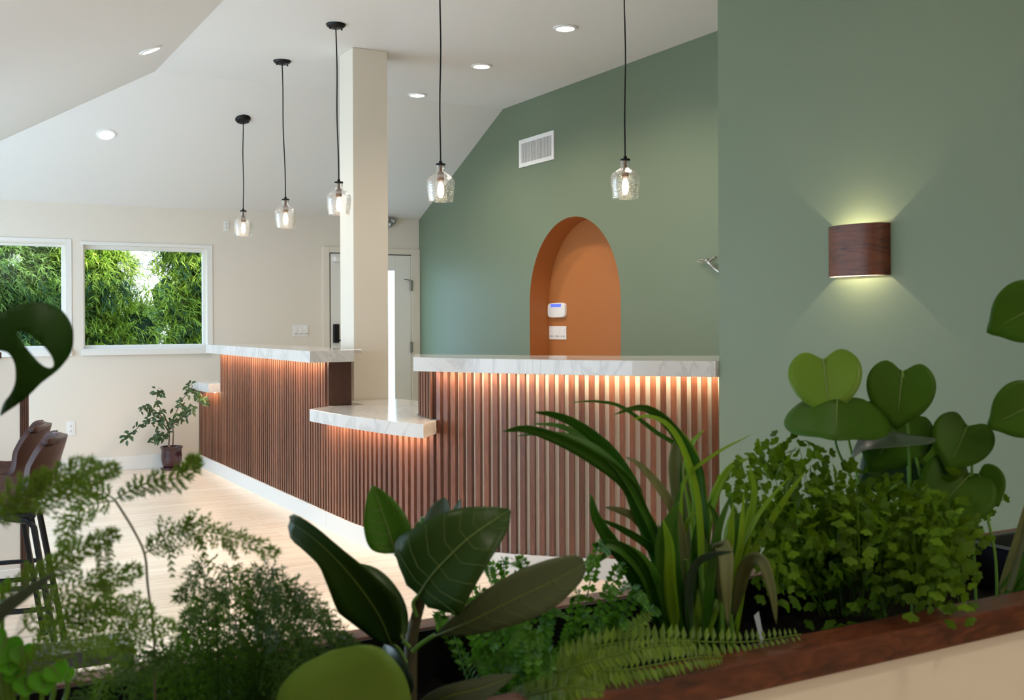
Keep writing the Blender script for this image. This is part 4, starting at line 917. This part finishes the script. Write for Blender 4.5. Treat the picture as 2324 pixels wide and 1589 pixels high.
def figleaf(c, ang, l):
    a = math.radians(ang); d = (RT*math.cos(a) + UP*math.sin(a) - FW*rnd.uniform(-.4,.5)).normalized(); e = rnd.uniform(-.9,.9)
    rows = leaf(m, [c, c + d*l*.5 - UP*l*.04, c + d*l - UP*l*.15], l*.25, twist=e, fold=.25, n=6, prof='oval', k=3)
for b in br_:
    dts = rnd.uniform(-.28,.0); pts = cr([fp(x, y, dts*i/len(b)) for i, (x, y) in enumerate(b)], 40)
    for i in range(9, 41):
        for _ in range(1 if rnd.random() < .72 else 2):
            figleaf(pts[i] + RT*rnd.uniform(-.03,.03) + UP*rnd.uniform(-.03,.04) - FW*rnd.uniform(.0,.08), rnd.choice((-150,-120,-95,-60,-35,-10,190,30,160)) + rnd.uniform(-15,15), rnd.uniform(.034,.054))
m.build('foliage', L_FIG, t, smooth=True, sharp=80)

# ------------------------------------------------------------------ outside: conifers, ground
rnd = random.Random(11)
CONI = [leafmat('conifer_spray_yellow', (.25,.40,.075,1), .6, .3, .65), leafmat('conifer_spray', (.15,.29,.09,1), .6, .25, .6), leafmat('conifer_spray_shade', (.035,.10,.055,1), .7, .2, .6)]
struct(MB().box((-14, YN+.3, -.15), (16, 40, -.02)).build('ground', mat('lawn', (.10,.16,.05,1), .9)))
def conifer(name, base, h, blobs, mt, label, sprigs, size):
    t = thing(name, base, label, 'tree'); b = V(base)
    MB().tube([b, b+V((.03,.05,h*.5)), b+V((0,.1,h))], [.13,.09,.03], 10).build('trunk', TRUNK, t, smooth=True)
    ms = [MB(), MB()]
    for (x, y, z, r) in blobs:
        c = V((x,y,z))
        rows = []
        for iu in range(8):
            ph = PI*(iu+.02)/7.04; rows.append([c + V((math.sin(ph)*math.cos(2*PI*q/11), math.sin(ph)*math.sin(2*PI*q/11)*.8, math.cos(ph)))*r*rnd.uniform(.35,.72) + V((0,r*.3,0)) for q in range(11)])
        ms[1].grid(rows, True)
        for _ in range(int(sprigs*r*r)):
            a = rnd.uniform(0, 2*PI); q = rnd.uniform(-1,1); w = math.sqrt(1-q*q); n = V((w*math.cos(a), w*math.sin(a), q))
            if n.y > .45: continue
            p = c + n*r*rnd.uniform(.72,1.04)
            d = (n*.8 + V((rnd.uniform(-.5,.5),rnd.uniform(-.4,.3),rnd.uniform(-.9,.25)))).normalized()
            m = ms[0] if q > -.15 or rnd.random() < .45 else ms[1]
            L = d.cross(V((0,0,1))).normalized(); N = L.cross(d)
            s = size*rnd.uniform(.6,1.2)
            for k in range(6):
                o = p + d*s*k*.15; dd = (d*rnd.uniform(.5,1.1) + L*rnd.uniform(-1,1) + N*rnd.uniform(-.6,.6)).normalized(); l = s*rnd.uniform(.35,.7)
                sd = dd.cross(N + L*.3).normalized()*s*.038; bend = V((0,0,-.16*l))
                m.add([o-sd, o+sd, o+dd*l*.55+sd*.8-bend*.2, o+dd*l*.55-sd*.8-bend*.2, o+dd*l+bend], [(0,1,2,3),(3,2,4)])
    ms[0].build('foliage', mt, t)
    if ms[1].v: ms[1].build('shaded_foliage', CONI[2], t)  # darker copy puts shade into the colour of the core and undersides
def blobs(xr, yr, zr, n, r):
    return [(rnd.uniform(*xr), rnd.uniform(*yr), rnd.uniform(*zr), rnd.uniform(*r)) for _ in range(n)]
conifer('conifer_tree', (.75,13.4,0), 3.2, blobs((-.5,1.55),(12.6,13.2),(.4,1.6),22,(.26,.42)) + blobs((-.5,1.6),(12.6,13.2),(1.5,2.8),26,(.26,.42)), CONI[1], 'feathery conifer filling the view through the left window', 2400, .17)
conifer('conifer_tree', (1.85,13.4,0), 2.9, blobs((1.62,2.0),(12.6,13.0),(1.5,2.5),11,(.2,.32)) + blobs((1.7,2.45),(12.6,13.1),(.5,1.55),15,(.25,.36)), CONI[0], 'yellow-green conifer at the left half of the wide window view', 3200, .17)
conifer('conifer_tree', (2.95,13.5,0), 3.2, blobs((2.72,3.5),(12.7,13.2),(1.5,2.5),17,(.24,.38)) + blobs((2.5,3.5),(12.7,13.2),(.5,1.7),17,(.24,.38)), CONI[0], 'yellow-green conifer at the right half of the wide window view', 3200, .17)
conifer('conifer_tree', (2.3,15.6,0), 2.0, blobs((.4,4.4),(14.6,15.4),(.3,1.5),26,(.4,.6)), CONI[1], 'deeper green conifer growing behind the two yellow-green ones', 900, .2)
l = bpy.data.lights.new('sun', 'SUN'); l.energy = 9; l.angle = math.radians(4); l.color = (1,.95,.86)
o = bpy.data.objects.new('sun', l); COL.objects.link(o); o.rotation_euler = V((-.25,.75,-.65)).to_track_quat('-Z','Y').to_euler(); o.location = (0,-5,8)

# ------------------------------------------------------------------ world, camera, view
w = bpy.data.worlds.new('World'); sc.world = w; w.use_nodes = True; nt = w.node_tree; bg = nt.nodes['Background']
g = nt.nodes.new('ShaderNodeTexCoord'); sp = nt.nodes.new('ShaderNodeSeparateXYZ'); nt.links.new(g.outputs['Generated'], sp.inputs[0])
r = ramp(nt, sp.outputs['Z'], [(.0, (.86,.94,1,1)), (.6, (.48,.72,1,1))]); nt.links.new(r.outputs[0], bg.inputs[0]); bg.inputs[1].default_value = 3.6
cam = bpy.data.cameras.new('camera'); co = bpy.data.objects.new('camera', cam); COL.objects.link(co); sc.camera = co
cam.sensor_fit = 'HORIZONTAL'; cam.sensor_width = 36; cam.lens = F*36/2324; cam.shift_y = -V0/2324; cam.clip_start = .02; cam.clip_end = 200
a_, b_ = math.cos(ROLL), math.sin(ROLL)
X = RT*a_ - UP*b_; Y = RT*b_ + UP*a_; Z = -FW
co.matrix_world = Matrix(((X.x,Y.x,Z.x,0),(X.y,Y.y,Z.y,0),(X.z,Y.z,Z.z,H),(0,0,0,1)))
cam.dof.use_dof = True; cam.dof.focus_distance = 7.0; cam.dof.aperture_fstop = cam.lens/1000/.0045
sc.view_settings.view_transform = 'Standard'; sc.view_settings.look = 'None'; sc.view_settings.gamma = 1; sc.view_settings.exposure = 0.14; sc.view_settings.use_curve_mapping = False
cy_ = sc.cycles
cy_.use_denoising = True; cy_.max_bounces = 7; cy_.diffuse_bounces = 4; cy_.glossy_bounces = 3; cy_.transmission_bounces = 4; cy_.transparent_max_bounces = 12
cy_.sample_clamp_indirect = 6; cy_.use_adaptive_sampling = True; cy_.adaptive_threshold = .02; cy_.caustics_reflective = False; cy_.caustics_refractive = False; cy_.blur_glossy = .5
